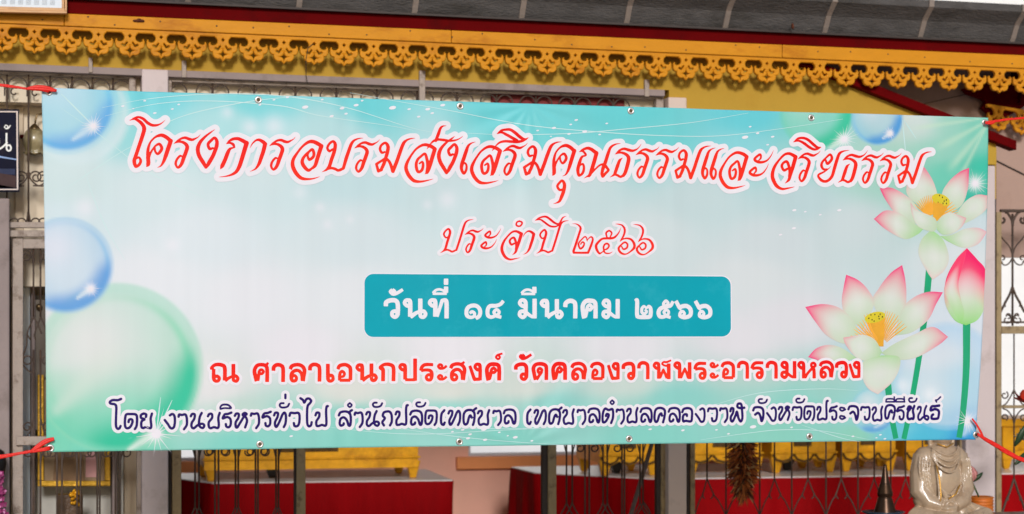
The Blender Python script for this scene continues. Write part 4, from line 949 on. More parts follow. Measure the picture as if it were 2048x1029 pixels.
# columns
def column(px0, px1, ztop, m_, proud=.02, cap=None):
    a, b = xo(px0), xo(px1); m = MB(); m.box(a, b, YW - proud, YW + .16, .0, ztop)
    o = m.build("column", m_, hall, bevel=.006)
    if cap:
        m = MB(); m.box(a - .004, b + .004, YW - proud - .004, YW + .164, cap[0], cap[1]); m.build("capital", M_yellow, o, bevel=.003)
zc = lambda px, py: P(px, py, YW).z
column(283, 336, zc(300, 140), M_lav)
column(1334, 1371, zc(1350, 196), mat("column paint", (214, 192, 178), .6, var=.04, scale=4, stain=(160, 140, 126), stain_amt=.3, stain_scale=5))
column(1928, 1987, zc(1960, 332), M_lav, cap=(zc(1985, 331), zc(1985, 296)))
column(-70, 19, 2.2, M_beam)
m = MB(); m.box(XL, xo(-162), YW, YW + .14, 0, 2.66); m.build('front_wall', M_cream, hall)
# rooms: side walls, ceiling, back wall with openings, partition on the left
YK = 13.2
m = MB(); m.box(-4.6, -4.45, YW + .15, YK, .16, 3.05); m.build("side_wall", M_cream, hall)
m = MB(); m.box(9.0, 9.15, YW + .35, YK, .16, 3.05); m.build("side_wall", M_pink, hall)
m = MB(); m.box(-4.45, 9.0, YW + .30, YK, 2.96, 3.03); m.build("ceiling", M_cream, hall)
def wall_open(x0, x1, z0, z1, y0, y1, holes, m_, name):
    m = MB(); holes = sorted(holes); x = x0
    for a, b, c, d in holes:
        if a > x: m.box(x, a, y0, y1, z0, z1)
        if c > z0: m.box(a, b, y0, y1, z0, c)
        if d < z1: m.box(a, b, y0, y1, d, z1)
        x = b
    if x < x1: m.box(x, x1, y0, y1, z0, z1)
    return m.build(name, m_, hall)
xk = lambda px: P(px, 900, YK).x; zk = lambda px, py: P(px, py, YK).z
H = [(xk(200), xk(401), zk(380, 922), 2.3), (xk(937), xk(1208), zk(1070, 911), 2.3), (xk(1990), xk(2400), zk(2010, 868), zk(2010, 478))]
bw = wall_open(-4.45, 9.0, .16, 2.96, YK, YK + .12, H, M_pink, "back_wall")
for a, b, c, d in H:
    f = MB(); e = .018
    f.box(a - .09, b + .09, YK - .05, YK - .001, c - .085, c - .003)
    f.build("sill", M_sill, bw, bevel=.004)
    f = MB(); f.box(a, a + e, YK + .02, YK + .08, c, d); f.box(b - e, b, YK + .02, YK + .08, c, d); f.box(a + e, b - e, YK + .02, YK + .08, c, c + e); f.box(a + e, b - e, YK + .02, YK + .08, d - e, d)
    f.build("window_frame", mat("window frame paint", (200, 200, 206), .5), hall)
# left room partition (cream) and its lower cupboard wall
m = MB(); m.box(-4.45, xo(345, 9.1), 9.10, 9.18, .16, 2.96); m.build("partition_wall", M_cream, hall)
m = MB(); m.box(xo(345, 9.1) - .06, xo(345, 9.1), YW + .17, 9.09, .16, 2.0); m.build("partition_wall", M_cream, hall)
M_inner = mat("inner cream paint", (226, 210, 186), .8, var=.05, scale=3, stain=(190, 170, 146), stain_amt=.3, stain_scale=2)
m = MB(); m.box(-4.45, xo(338, 8.80), 8.80, 8.86, 1.84, 2.96); m.build("inner_wall", M_inner, hall)
m = MB(); m.box(-4.45, xo(338, 8.68), 8.672, 8.799, P(60, 206, 8.68).z, 2.96); m.build('added_wall_step', M_inner, hall)  # step added in front of the wall so the sun lights this strip
for px_ in (-30, 30, 92, 150, 215):
    m = MB(); a = xo(px_, 8.79); m.box(a, a + .035, 8.782, 8.799, 1.84, P(60, 207, 8.68).z - .002); m.build("wall_batten", mat("batten paint", (206, 186, 160), .8, var=.05), hall, bevel=.004)
m = MB(); m.box(xo(338, 8.68), xo(1330, 8.68), 8.672, 8.74, 2.42, 2.96); m.build("inner_wall", M_inner, hall)
# maroon carved board inside the centre bay and the right bay
m0 = mat("maroon paint", (120, 30, 28), .6, var=.1)
zi = lambda x: P(1100, 158, 9.3).z + 0 * x
m = MB(); a, b = P(972, 180, 8.76), P(1235, 200, 8.76)
m.box(a.x, b.x, 8.655, 8.671, 2.44, P(1100, 176, 8.66).z); m.build("inner_valance", m0, hall)
zi2 = lambda x: zk(2010, 458)
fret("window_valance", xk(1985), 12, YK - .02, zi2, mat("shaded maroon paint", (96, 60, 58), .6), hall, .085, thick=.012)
# return eave at the right corner: carved boards running back, their inner side dark red
xr = XRt - .03
fret("return_board", 0, 7, 0, lambda u: 0 * u, M_red, hall, pitch, thick=.016, along=lambda p: (xr + p[1], YV + .05 + p[0], zGV(xr) - .01 + p[2]))
m = MB(); m.box(xr - .004, xr + .03, YV + .03, YV + .05 + 7 * pitch, zGV(xr) - .02, zLip(xr)); m.build("return_fascia", M_red, hall)
# small carved bracket hanging at the corner
xq = P(1985, 230, YS - .12)
fret("carved_bracket", P(2012, 250, YS - .1).x - .1, 2, YS - .10, lambda x: P(2012, 214, YS - .1).z - .12 * (x - P(2012, 214, YS - .1).x), M_gold, hall, .125, hscale=1.1)
m = MB(); pr = [P(x_, y_, YS - .06) for x_, y_ in ((1926, 178), (1945, 172), (1975, 160), (2060, 160), (2060, 205), (2036, 222), (2010, 236), (1998, 248), (1984, 243), (1976, 226), (1964, 216), (1972, 205), (1966, 199), (1935, 188))]
m.v = [tuple(p) for p in pr] + [(p.x, p.y + .03, p.z) for p in pr]; nn = len(pr)
m.f = [tuple(range(nn))[::-1], tuple(range(nn, 2 * nn))] + [(k, (k + 1) % nn, nn + (k + 1) % nn, nn + k) for k in range(nn)]
m.build("corner_bracket", M_red, hall, bevel=.003)
# pale building beyond, stretched and raised to whiten the windows and the sky gap
m = MB(); m.box(-12, 40, 23, 23.4, 0, 9.0); bwall = m.build("white_building", mat("whitewash", (246, 245, 243), .8, var=.03), None, bevel=.02)
tag(bwall, "whitewashed building behind the hall, made tall to whiten its windows and the gap above the gutter", "building")

# nail heads on the ochre boards, a mud nest, a loose wire
rn = random.Random(3)
for k in range(26):
    px = 10 + 80 * k + rn.uniform(-22, 22); x = P(px, 60, YV).x; z = zRG(x) - rn.uniform(.008, .045)
    m = MB(); m.ball((x, YV - .031, z), (.0035, .002, .0035), 8, 5); m.build("nail", M_dark, hall)
def nest(px, py, Y, rx, rz, label):
    c = P(px, py, Y); m = MB(); r_ = random.Random(int(px))
    for k in range(9): m.ball((c.x + r_.uniform(-.7, .7) * rx, c.y, c.z + r_.uniform(-.4, .4) * rz), (rx * r_.uniform(.3, .5), .010, rz * r_.uniform(.5, .8)), 9, 6)
    tag(m.build("mud_nest", mat("dried mud", (92, 46, 26), .9, var=.3, scale=40), smooth=True), label, "nest")
nest(278, 42, YV - .032, .025, .009, "dark mud nest stuck on the ochre eave board at the left")
nest(1585, 53, YV - .085, .006, .014, "small brown mud nest on the grey gutter")
m = MB(); m.tube([P(626, 88, YV - .024), P(616, 96, YV - .03), P(612, 118, YV - .028), P(612, 150, YV + .02), P(615, 168, YV + .05)], .0016, 6)
tag(m.build("loose_wire", M_dark, smooth=True), "thin dark wire hanging from the carved eave above the banner", "wire")
# ------------------------------------------------------------------ wrought iron grilles
YG = 8.62
rod = .0041
def pt(px, py, Y=YG): return P(px, py, Y)
def bar(parent, px, y0, y1, Y=YG, r=rod, name="bar", m_=None, px2=None):
    m = MB(); m.tube([pt(px, y0, Y), pt(px if px2 is None else px2, y1, Y)], r, 6); return m.build(name, m_ or M_rust, parent, smooth=True)
def sq(parent, name, x0, x1, y0a, y0b, y1a, y1b, Y=YG, d=.035, m_=None):
    """flat bar between pixel columns x0..x1, top edge y0a->y0b, bottom edge y1a->y1b"""
    a, b = pt(x0, y0a, Y), pt(x1, y0b, Y); c, e = pt(x0, y1a, Y), pt(x1, y1b, Y)
    m = MB(); m.hexa([(a.x, Y - d / 2, c.z), (b.x, Y - d / 2, e.z), (b.x, Y + d / 2, e.z), (a.x, Y + d / 2, c.z)], [(a.x, Y - d / 2, a.z), (b.x, Y - d / 2, b.z), (b.x, Y + d / 2, b.z), (a.x, Y + d / 2, a.z)])
    return m.build(name, m_ or M_iron, parent, bevel=.003)
def wire(parent, pts, Y=YG, r=rod * .85, name="scroll", m_=None):
    a = spline([(p[0], p[1], 1, False) for p in pts]); k = max(1, len(a) // (len(pts) * 5)); a = list(a[::k]) + [a[-1]]
    m = MB(); m.tube([pt(p[0], p[1], Y) for p in a], r, 5); return m.build(name, m_ or M_rust, parent, smooth=True)
def arc(cx, cy, r, a0, a1, n=9, ry=None):
    return [(cx + r * math.cos(R(a0 + (a1 - a0) * i / (n - 1))), cy - (ry or r) * math.sin(R(a0 + (a1 - a0) * i / (n - 1)))) for i in range(n)]
def spiral(cx, cy, r0, r1, a0, a1, n=14):
    return [(cx + (r0 + (r1 - r0) * i / (n - 1)) * math.cos(R(a0 + (a1 - a0) * i / (n - 1))), cy - (r0 + (r1 - r0) * i / (n - 1)) * math.sin(R(a0 + (a1 - a0) * i / (n - 1)))) for i in range(n)]

# upper panel over the left door
gA = empty("iron_grille", pt(120, 470), "grey iron grille panel with curls above the left door", "grille", "iron grilles of the hall front")
sq(gA, "top_rail", -160, 258, 130, 147, 142, 158); sq(gA, "side_rail", 258, 271, 147.4, 148, 476, 476)
sq(gA, "bottom_rail", -160, 258, 444, 446, 456, 457); sq(gA, "bottom_rail", -160, 258, 461, 462, 474, 475)
sq(gA, "peg", 177, 185, 116, 116, 146, 146, Y=YW - .012, d=.02)
for x in (14, 57, 100, 144, 185, 226): bar(gA, x, 150, 446)
for cx in (-10, 35, 77, 118, 160, 201, 243):
    y = 172 + cx * .035
    wire(gA, [(cx - 19, y + 26)] + arc(cx, y, 19, 180, 0, 9) + [(cx + 19, y + 20)])
    wire(gA, spiral(cx - 6, y + 12, 10, 3, 60, 330, 9))
for cx in (14, 57, 100, 144, 185, 226):
    for s in (-1, 1):
        wire(gA, [(cx + s * 34, 372)] + [(cx + s * 18, 371), (cx + s * 4, 358), (cx + s * 2, 345)]); wire(gA, spiral(cx + s * 15, 355, 13, 4, 180 if s > 0 else 0, (180 - 470) if s > 0 else 470, 16))
        wire(gA, [(cx + s * 4, 446), (cx + s * 2, 432), (cx, 420)]); wire(gA, arc(cx + s * 14, 446, 9, 0, 180, 7))
# left door leaf
gD = empty("iron_door", pt(150, 1250), "left iron door leaf with scrolls and a lock rail", "door", "iron grilles of the hall front")
zb = 1290
sq(gD, "stile", 25, 46, 478, 478, zb, zb); sq(gD, "stile", 273, 293, 478, 478, zb, zb)
sq(gD, "top_rail", 46, 273, 479, 480, 498, 498); sq(gD, "bottom_rail", 46, 273, 1265, 1265, zb, zb); sq(gD, "lock_rail", 32, 273, 873, 874, 891, 892, Y=YG - .03, d=.02)
jm = sq(gD, "jamb", 12.5, 22, 462, 462, zb, zb, Y=YG + .02, d=.05, m_=M_dark)
for a, b in ((67, 81), (114, 124), (154, 161), (194.5, 199.5), (231, 240)):
    for x in (a, b): bar(gD, x, 498, 634); bar(gD, x, 700, 1266)
    mid = (a + b) / 2
    wire(gD, [(a, 634), (a - 12, 665), (a - 14, 690), (a - 20, 710), (a - 21, 730), (a - 6, 745), (a, 742)]); wire(gD, [(b, 634), (b + 11, 660), (b + 13, 675)])
    wire(gD, [(a, 634), (a + 11, 655), (a + 16, 668)]); wire(gD, [(b, 634), (b - 12, 668), (b - 10, 680)]); wire(gD, [(a - 14, 668), (a - 6, 680)])
    for c in (a - 12, b + 12):
        wire(gD, spiral(c, 721, 9, 8, 0, 380, 14)); wire(gD, spiral(c, 855, 10, 3, 60, 420, 14)); wire(gD, spiral(c, 906, 9.5, 4, 40, -330, 14))
        wire(gD, spiral(c, 514, 10, 3, 100, 470, 14))
    for x, s in ((a, -1), (b, 1)):
        wire(gD, [(x + s * 5, 892), (x + s * 4, 906), (x, 924)]); wire(gD, [(x, 530), (x + s * 3, 512), (x + s * 9, 500)]); wire(gD, [(x, 835), (x + s * 6, 860), (x + s * 12, 872)])
# centre bay, upper panel
gB = empty("iron_grille", pt(840, 470), "long iron grille strip with paired arches above the middle of the banner", "grille", "iron grilles of the hall front")
tB = lambda x: 152 + (x - 330) * .0355
sq(gB, "top_rail", 343, 1310, tB(343), tB(1310), tB(343) + 12.5, tB(1310) + 12.5)
sq(gB, "side_rail", 329, 343, 150, 151, 440, 440); sq(gB, "side_rail", 1310, 1325, 186, 187, 450, 450); sq(gB, "post", 838, 850, 142, 142, 450, 450, Y=YW - .012, d=.02)
sq(gB, "bottom_rail", 343, 1310, 425, 432, 440, 446)
for x, y in ((368, 122), (1293, 160)): sq(gB, "peg", x - 4.5, x + 4.5, y, y, y + 34, y + 34, Y=YW - .012, d=.02)
x = 424 - 83
while x < 1300:
    for s in (-1, 1):
        c = x + s * 16.5
        if 345 < c < 1308:
            y = tB(c) + 13 + 17
            wire(gB, [(c - 15.5, y + 24)] + arc(c, y, 15.5, 180, 0, 9) + [(c + 15.5, y + 24)]); wire(gB, spiral(c - 5, y + 12, 9, 3, 60, 320, 8))
    if 350 < x < 1305: bar(gB, x, tB(x) + 12, 428)
    x += 84 - (x - 340) * .0085
# centre bay, lower left leaf
gL = empty("iron_grille", pt(470, 1250), "folding iron grille leaf in front of the table with the single gold bench", "grille", "iron grilles of the hall front")
sq(gL, "stile", 343.5, 362, 452, 452, zb, zb, m_=M_tan); sq(gL, "stile", 592, 610, 452, 452, zb, zb, m_=M_tan)
sq(gL, "edge_bar", 336.5, 343, 452, 452, zb, zb, Y=YG + .012, m_=M_dark); sq(gL, "edge_bar", 588, 591.5, 452, 452, zb, zb, Y=YG + .012, m_=M_dark)
sq(gL, "top_rail", 362, 588, 452, 454, 468, 470, m_=M_tan); sq(gL, "bottom_rail", 362, 588, 1265, 1265, zb, zb, m_=M_tan)
for a, b, k in ((390, 398, 1), (430, 437, 0), (471, 476.5, 1), (511, 516, 0), (552, 557, 1)):
    for x in (a, b): bar(gL, x, 470, 1016 if k else 1266)
    if k:
        for x in (a, b):
            for s in (-1, 1): wire(gL, [(x, 1014), (x + s * 5, 1026), (x + s * 13, 1042), (x + s * 16, 1060)])
        for x, s in ((a, -1), (b, 1)): wire(gL, [(x + s * 6, 890), (x + s * 4, 900), (x, 916)])
        bar(gL, (a + b) / 2, 1060, 1266)
    else:
        for c in (a - 11, b + 11): wire(gL, spiral(c, 903, 9, 4, 90, -300, 14)); wire(gL, spiral(c + (3 if c > b else -3), 904, 9, 7, 90, -200, 10))
# centre bay, lower right leaf
gR = empty("iron_grille", pt(1200, 1250), "folding iron grille leaf with pointed bar ends beside the leaning pole", "grille", "iron grilles of the hall front")
sq(gR, "stile", 1094.5, 1111, 452, 452, zb, zb, m_=M_tan); sq(gR, "stile", 1320, 1334, 452, 452, zb, zb, m_=M_tan)
sq(gR, "edge_bar", 1083, 1094, 452, 452, zb, zb, Y=YG + .012, m_=M_dark); sq(gR, "edge_bar", 1311, 1319.5, 452, 452, zb, zb, Y=YG + .012, m_=M_dark)
sq(gR, "top_rail", 1111, 1311, 470, 472, 484, 486, m_=M_tan); sq(gR, "bottom_rail", 1111, 1311, 1265, 1265, zb, zb, m_=M_tan)
for a, b, k in ((1133, 1144.5, 1), (1170, 1178.5, 0), (1206, 1214.5, 1), (1244, 1249, 0), (1280, 1286, 1)):
    for x in (a, b): bar(gR, x, 486, 1008 if k else 1266)
    if k:
        for x in (a, b):
            for s in (-1, 1): wire(gR, [(x, 1006), (x + s * 5, 1018), (x + s * 12, 1031), (x + s * 16, 1050)])
        for x, s in ((a, -1), (b, 1)): wire(gR, [(x + s * 6, 880), (x + s * 4, 892), (x, 908)])
        bar(gR, (a + b) / 2, 1050, 1266)
    else:
        for c in (a - 10, b + 10): wire(gR, spiral(c, 897, 8.5, 4, 90, -300, 14))
wire(gR, [(1286, 1003), (1294, 1014), (1300, 1026), (1304, 1050)])
# right bay behind the statue
gC = empty("iron_grille", pt(1650, 1250), "iron grille with zigzag diamond bars behind the hanging feather duster", "grille", "iron grilles of the hall front")
sq(gC, "stile", 1378.5, 1388, 300, 300, zb, zb, m_=M_tan); sq(gC, "edge_bar", 1371.5, 1378, 300, 300, zb, zb, Y=YG + .012, m_=M_dark)
sq(gC, "stile", 1917, 1927, 300, 300, zb, zb, m_=M_tan)
sq(gC, "top_rail", 1388, 1917, 290, 306, 302, 318, m_=M_tan); sq(gC, "middle_rail", 1388, 1917, 600, 601, 612, 613, m_=M_tan); sq(gC, "bottom_rail", 1388, 1917, 1265, 1265, zb, zb, m_=M_tan)
xs = [1414, 1452, 1485, 1519.5, 1549, 1583.5, 1616, 1652, 1682.5, 1716, 1748.5, 1781.5, 1811, 1845, 1877, 1908]
for i, x in enumerate(xs):
    if i % 2 == 0:
        bar(gC, x, 318, 960)
        for s in (-1, 1):
            j = i + s
            if 0 <= j < len(xs) or j == -1:
                xn = xs[j] if j >= 0 else 1389
                dx = xn - x; wire(gC, [(x, 958), (x + dx * .36, 990), (x + dx * .62, 1003), (x + dx * .96, 1029), (xn, 1045)], r=rod * .8); wire(gC, [(x + dx * .36, 986), (x + dx * .30, 994), (x + dx * .20, 998)], r=rod * .8)
    else: bar(gC, x, 318, 1266)
# far right bay
gE = empty("iron_grille", pt(2060, 1250), "right hand grille with leafy scrolls against the bright window", "grille", "iron grilles of the hall front")
sq(gE, "stile", 1989.8, 2000, 425, 425, zb, zb, m_=M_tan); sq(gE, "edge_bar", 1987, 1989.5, 330, 330, zb, zb, Y=YG + .012, m_=M_dark)
sq(gE, "top_rail", 2000.5, 2260, 419, 421, 425, 427, m_=M_rust, d=.02); sq(gE, "middle_rail", 2000.5, 2260, 653, 652, 668, 667, m_=M_tan)
sq(gE, "thin_rail", 2000.5, 2260, 643, 642.5, 647, 646.5, m_=M_rust, d=.02)
sq(gE, "lower_rail", 2000.5, 2260, 811, 810, 817, 816, m_=M_tan, d=.02); sq(gE, "bottom_rail", 2000.5, 2260, 1265, 1265, zb, zb, m_=M_tan)
for k in range(4):
    x = 2025 + 53 * k
    bar(gE, x, 428, 652, r=.006); bar(gE, x + 3, 668, 960)
    for s in (-1, 1):
        wire(gE, [(x, 452), (x + s * 2, 440), (x + s * 9, 428), (x + s * 14, 425)], r=.006); wire(gE, spiral(x + s * 21, 440, 9, 4, 90 - s * 30, 90 - s * 30 + s * -300, 12), r=.006)
        wire(gE, [(x, 512), (x + s * 6, 494), (x + s * 18, 480), (x + s * 25, 470)]); wire(gE, [(x, 516), (x + s * 8, 528), (x + s * 18, 530), (x + s * 24, 520)]); wire(gE, spiral(x + s * 20, 517, 8, 3, 270, 270 + s * 360, 12))
        wire(gE, [(x, 574), (x + s * 6, 590), (x + s * 14, 605), (x + s * 24, 625)], r=.006); wire(gE, [(x + s * 12, 600), (x + s * 16, 606), (x + s * 14, 614)])
        wire(gE, spiral(x + s * 11, 660 - 20, 10, 4, 90, 90 + s * 330, 12)); wire(gE, spiral(x + s * 9, 632, 6, 3, 270, 270 - s * 300, 10))
        wire(gE, [(x + 3, 780), (x + 3 + s * 8, 796), (x + 3 + s * 16, 808), (x + 3 + s * 22, 811)]); wire(gE, spiral(x + 3 + s * 19, 791, 8, 3, 60, 60 + s * 360, 12))
        wire(gE, [(x + 3, 848), (x + 3 + s * 5, 832), (x + 3 + s * 14, 821), (x + 3 + s * 22, 818)]); wire(gE, spiral(x + 3 + s * 19, 835, 7, 3, 300, 300 - s * 360, 12))
        wire(gE, [(x + 3, 958), (x + 3 + s * 9, 986), (x + 3 + s * 15, 1000), (x + 3 + s * 25, 1030)], r=.006); wire(gE, [(x + 3 + s * 11, 992), (x + 3 + s * 12, 1002)])
    bar(gE, x - 24 if k else x + 27, 1000, 1266)
# ------------------------------------------------------------------ cords that tie the banner
M_cord = mat("red plastic twine", (230, 34, 22), .45, var=.2, scale=60, spec=.3, stain=(250, 120, 110), stain_amt=.5, stain_scale=60, stretch=(8, 1, 8))
def cord(label, pts, rs, tail, trs):
    o = empty("tied_cord", pts[0], label, "cord", "red cords tying the banner corners")
    for k in range(8):
        a0 = 2 * math.pi * k / 8; m = MB(); rk = random.Random(k)
        pp = [Vector(p) + Vector((0, .35 * math.sin(a0 + i * .55), math.cos(a0 + i * .55))) * rs[i] * (.62 if k else 0) + Vector((0, 0, rk.uniform(-.0004, .0004))) for i, p in enumerate(pts)]
        m.tube(pp, [r_ * (.40 if k else .55) for r_ in rs], 6, flat=.7)
        m.build("strand", M_cord, o, smooth=True)
    for s in (-.35, .35):
        m = MB(); m.tube([Vector(p) + Vector((0, -.001, trs[i] * s)) for i, p in enumerate(tail)], [t_ * .62 for t_ in trs], 8, flat=.45); m.build("knot_tail", M_cord, o, smooth=True)
    return o
YC = YB - .012
Q = lambda px, py, dy=0.0: P(px, py, YC + dy)
def dens(ps, n=4):
    a = spline([(p[0], p[1], 1, False) for p in ps]); k = max(1, len(a) // (n * len(ps))); a = list(a[::k]) + [a[-1]]; return [Q(p[0], p[1]) for p in a]
def taper(n, f): return [f(i / (n - 1)) for i in range(n)]
p_ = dens([(98, 183), (80, 180), (54, 178), (20, 173), (-40, 166), (-160, 150)])
cord("red cord knotted at the upper left eyelet with a leaf shaped tail", p_, taper(len(p_), lambda t: .0045 - .0012 * math.sin(math.pi * min(1, t * 3)) + .001 * t), dens([(52, 178), (72, 176), (95, 178), (113, 182)]), taper(len(dens([(52, 178), (72, 176), (95, 178), (113, 182)])), lambda t: .003 + .0062 * math.sin(math.pi * t) + .0))
p_ = dens([(100, 896), (84, 900), (64, 903), (30, 909), (-10, 916), (-150, 938)])
cord("red cord at the lower left eyelet with a ragged upturned tail", p_, taper(len(p_), lambda t: .0072 - .003 * math.sin(math.pi * min(1, t * 2.2)) + .001 * t), dens([(62, 904), (76, 893), (92, 883), (108, 878)]), taper(len(dens([(62, 904), (76, 893), (92, 883), (108, 878)])), lambda t: .005 + .0035 * math.sin(math.pi * t)))
p_ = dens([(1972, 245), (1990, 243), (2010, 240), (2050, 236), (2160, 224)])
cord("thin red cord stretched from the upper right eyelet", p_, taper(len(p_), lambda t: .0046 - .001 * math.sin(math.pi * t)), dens([(1970, 246), (1982, 246), (1992, 242)]), taper(len(dens([(1970, 246), (1982, 246), (1992, 242)])), lambda t: .004 + .003 * math.sin(math.pi * t)))
p_ = dens([(1955, 868), (1966, 876), (1990, 890), (2020, 908), (2050, 922), (2150, 962)])
cord("red cord hanging down to the right from the lower right eyelet", p_, taper(len(p_), lambda t: .0052 + .004 * math.sin(math.pi * min(1, t * 1.6))), dens([(1966, 876), (1962, 866), (1953, 850), (1944, 838)]), taper(len(dens([(1966, 876), (1962, 866), (1953, 850), (1944, 838)])), lambda t: .0058 - .0022 * t))

# ------------------------------------------------------------------ framed notice at the upper left
def slab(parent, name, pts, Y, d, m_, bevel=0):
    ps = [P(x, y, Y) for x, y in pts]; m = MB()
    m.hexa([tuple(p) for p in ps], [(p.x, p.y + d, p.z) for p in ps]); return m.build(name, m_, parent, bevel=bevel)
M_pine = mat("varnished pine", (206, 156, 104), .4, var=.14, scale=10, stretch=(1, 1, 9), stain=(160, 106, 62), stain_amt=.5, stain_scale=8)
M_pined = mat("pine groove", (110, 70, 40), .5)
M_paper = mat("notice paper", (222, 230, 238), .6, var=.02)
M_ink = mat("faded grey ink", (178, 184, 190), .7, var=.05)
YN = 8.40
fn = empty("framed_notice", P(20, 25, YN), "pine framed notice with faint grey columns of print leaning on the eave", "notice")
def fr(px, py): return (px, py)
slab(fn, "paper", [(-260, 7), (124, 16.5), (124, -60), (-260, -60)], YN + .012, .004, M_paper)
slab(fn, "frame_bar", [(-270, 19), (134, 27.4), (134, 22.5), (-270, 14)], YN, .03, M_pine, .002)
slab(fn, "frame_bar", [(-270, 14.6), (130, 22.8), (129, 16.5), (-270, 6)], YN + .005, .024, M_pine, .002)
slab(fn, "frame_bar", [(129.6, 22), (134, 22.3), (134, -60), (129.6, -60)], YN, .03, M_pine, .002)
slab(fn, "frame_bar", [(123.6, 16.4), (128.6, 17.3), (128.6, -60), (123.6, -60)], YN + .005, .024, M_pine, .002)
for k, x in enumerate((3, 20, 36, 52, 68, 84, 100)):
    for j in range(4): slab(fn, "text_line", [(x, 8.2 - j * 2.6 + x * .02), (x + 10, 8.4 - j * 2.6 + x * .02), (x + 10, 7.2 - j * 2.6 + x * .02), (x, 7.0 - j * 2.6 + x * .02)], YN + .0112, .0008, M_ink)

# ------------------------------------------------------------------ name sign on the left grille
YS_ = 8.55
M_sign = mat("dark blue sign", (12, 14, 38), .4, spec=.05, var=.25, scale=3, stain=(60, 46, 44), stain_amt=.5, stain_scale=4)
M_edge = mat("sign edge", (214, 196, 186), .45)
sg = empty("name_sign", P(-40, 384, YS_), "dark blue sign with white Thai letters and a pale border hung on the left grille", "sign")
slab(sg, "panel", [(-190, 385), (39, 384), (38, 219), (-190, 216)], YS_, .012, M_sign, .001)
for nm, q_ in (("border", [(-180, 381), (36.5, 380.5), (36.5, 378), (-180, 378.5)]), ("border", [(33.6, 377.6), (36.6, 377.7), (35.6, 222.5), (32.6, 222.5)]), ("border", [(-180, 222), (32.2, 222.6), (32.2, 225), (-180, 224.4)])):
    slab(sg, nm, q_, YS_ - .0025, .002, M_edge)
slab(sg, "printed_shape", [(-180, 376), (32, 376), (32, 352), (-10, 345), (-180, 338)], YS_ - .0012, .001, mat("sign picture brown", (70, 52, 52), .4, var=.4, scale=6, spec=.05))
slab(sg, "printed_shape", [(-180, 337), (-10, 344), (30, 350), (30, 338), (-20, 330), (-180, 318)], YS_ - .0012, .001, mat("sign picture grey", (52, 58, 84), .4, var=.3, scale=6, spec=.05))
slab(sg, "stripe", [(-180, 288), (34, 321), (34, 318.5), (-180, 279)], YS_ - .0015, .001, mat("sign stripe", (120, 150, 200), .3))
def sign_text():
    st = [[(-14, 272), (-6, 268), (-3, 276), (-3, 296), (-3, 300)], [(-3, 300), (6, 294), (14, 286)], [(13, 268), (13, 290), (14, 300), (19, 302), (22, 297), (19, 291), (13, 292)], [(-14, 272), (-18, 276), (-14, 281), (-9, 278)],
          [(12, 258), (9, 255), (12, 251), (16, 254), (13, 258), (17, 257), (21, 251)]]
    D = []
    for s in st:
        a = spline([(p[0], p[1], 1, False) for p in s]); w_ = 3.6 if s is not st[-1] else 2.2
        for r_ in a[::2]:
            p = P(r_[0], r_[1], YS_); D.append((p.x * 1000, p.z * 1000, w_ / 2 * PXm(r_[0], YS_) * 1000))
    F, fx, fz = disc_field(np.array(D), 1.2, 6); V, FA, _ = fill_field(F, fx, fz, 1.2)
    m = MB(); m.v = [(a / 1000, YS_ - .003, b / 1000) for a, b, c in V]; m.f = FA
    m.build("lettering", M_white, sg)
sign_text()
# ------------------------------------------------------------------ glass lamp behind the left grille
YLp = 8.725
M_brass = mat("aged brass", (120, 100, 70), .35, metal=.8, var=.2, scale=20)
M_glass = mat("frosted amber glass", (140, 126, 92), .25, var=.2, scale=12, spec=.6, stain=(190, 180, 150), stain_amt=.5, stain_scale=9)
lp = empty("wall_lamp", P(72, 262, YLp), "tulip shaped frosted glass lamp hanging from a curved brass arm beside the sign", "lamp")
c_ = P(69, 262, YLp); u = PXm(69, YLp)
m = MB(); m.tube([P(96, 244, YLp + .06), P(94, 234, YLp + .05), P(84, 228, YLp), P(74, 230, YLp), P(71, 240, YLp), P(70, 250, YLp)], .0045, 8); m.build("arm", M_brass, lp, smooth=True)
m = MB(); m.lathe([(.2 * u, 0), (4 * u, -1 * u), (11 * u, -9 * u), (12 * u, -12 * u)], (c_.x, c_.y, P(70, 248, YLp).z), 20); m.build("cap", M_brass, lp, smooth=True)
m = MB(); n = 32; prof_ = [(11, 260), (17, 266), (21, 278), (20, 290), (15, 300), (15, 305), (19, 309)]
for j, (r_, y_) in enumerate(prof_):
    for k in range(n):
        a = 2 * math.pi * k / n; f = 1 + (.10 * math.cos(a * 6) if j >= 4 else 0)
        m.v.append((c_.x + r_ * u * f * math.cos(a), c_.y + r_ * u * f * math.sin(a), P(69, y_, YLp).z + (.004 * math.cos(a * 6) if j == 6 else 0)))
for j in range(len(prof_) - 1):
    for k in range(n): m.f.append((j * n + k, j * n + (k + 1) % n, (j + 1) * n + (k + 1) % n, (j + 1) * n + k))
o = m.build("shade", M_glass, lp, smooth=True); o.modifiers.new("thickness", 'SOLIDIFY').thickness = .004
m = MB(); m.box(P(40, 300, 8.76).x, P(52, 300, 8.76).x, YLp + .03, YLp + .074, P(40, 276, 8.76).z, P(40, 270, 8.76).z); m.build("wall_bracket", M_red, lp)

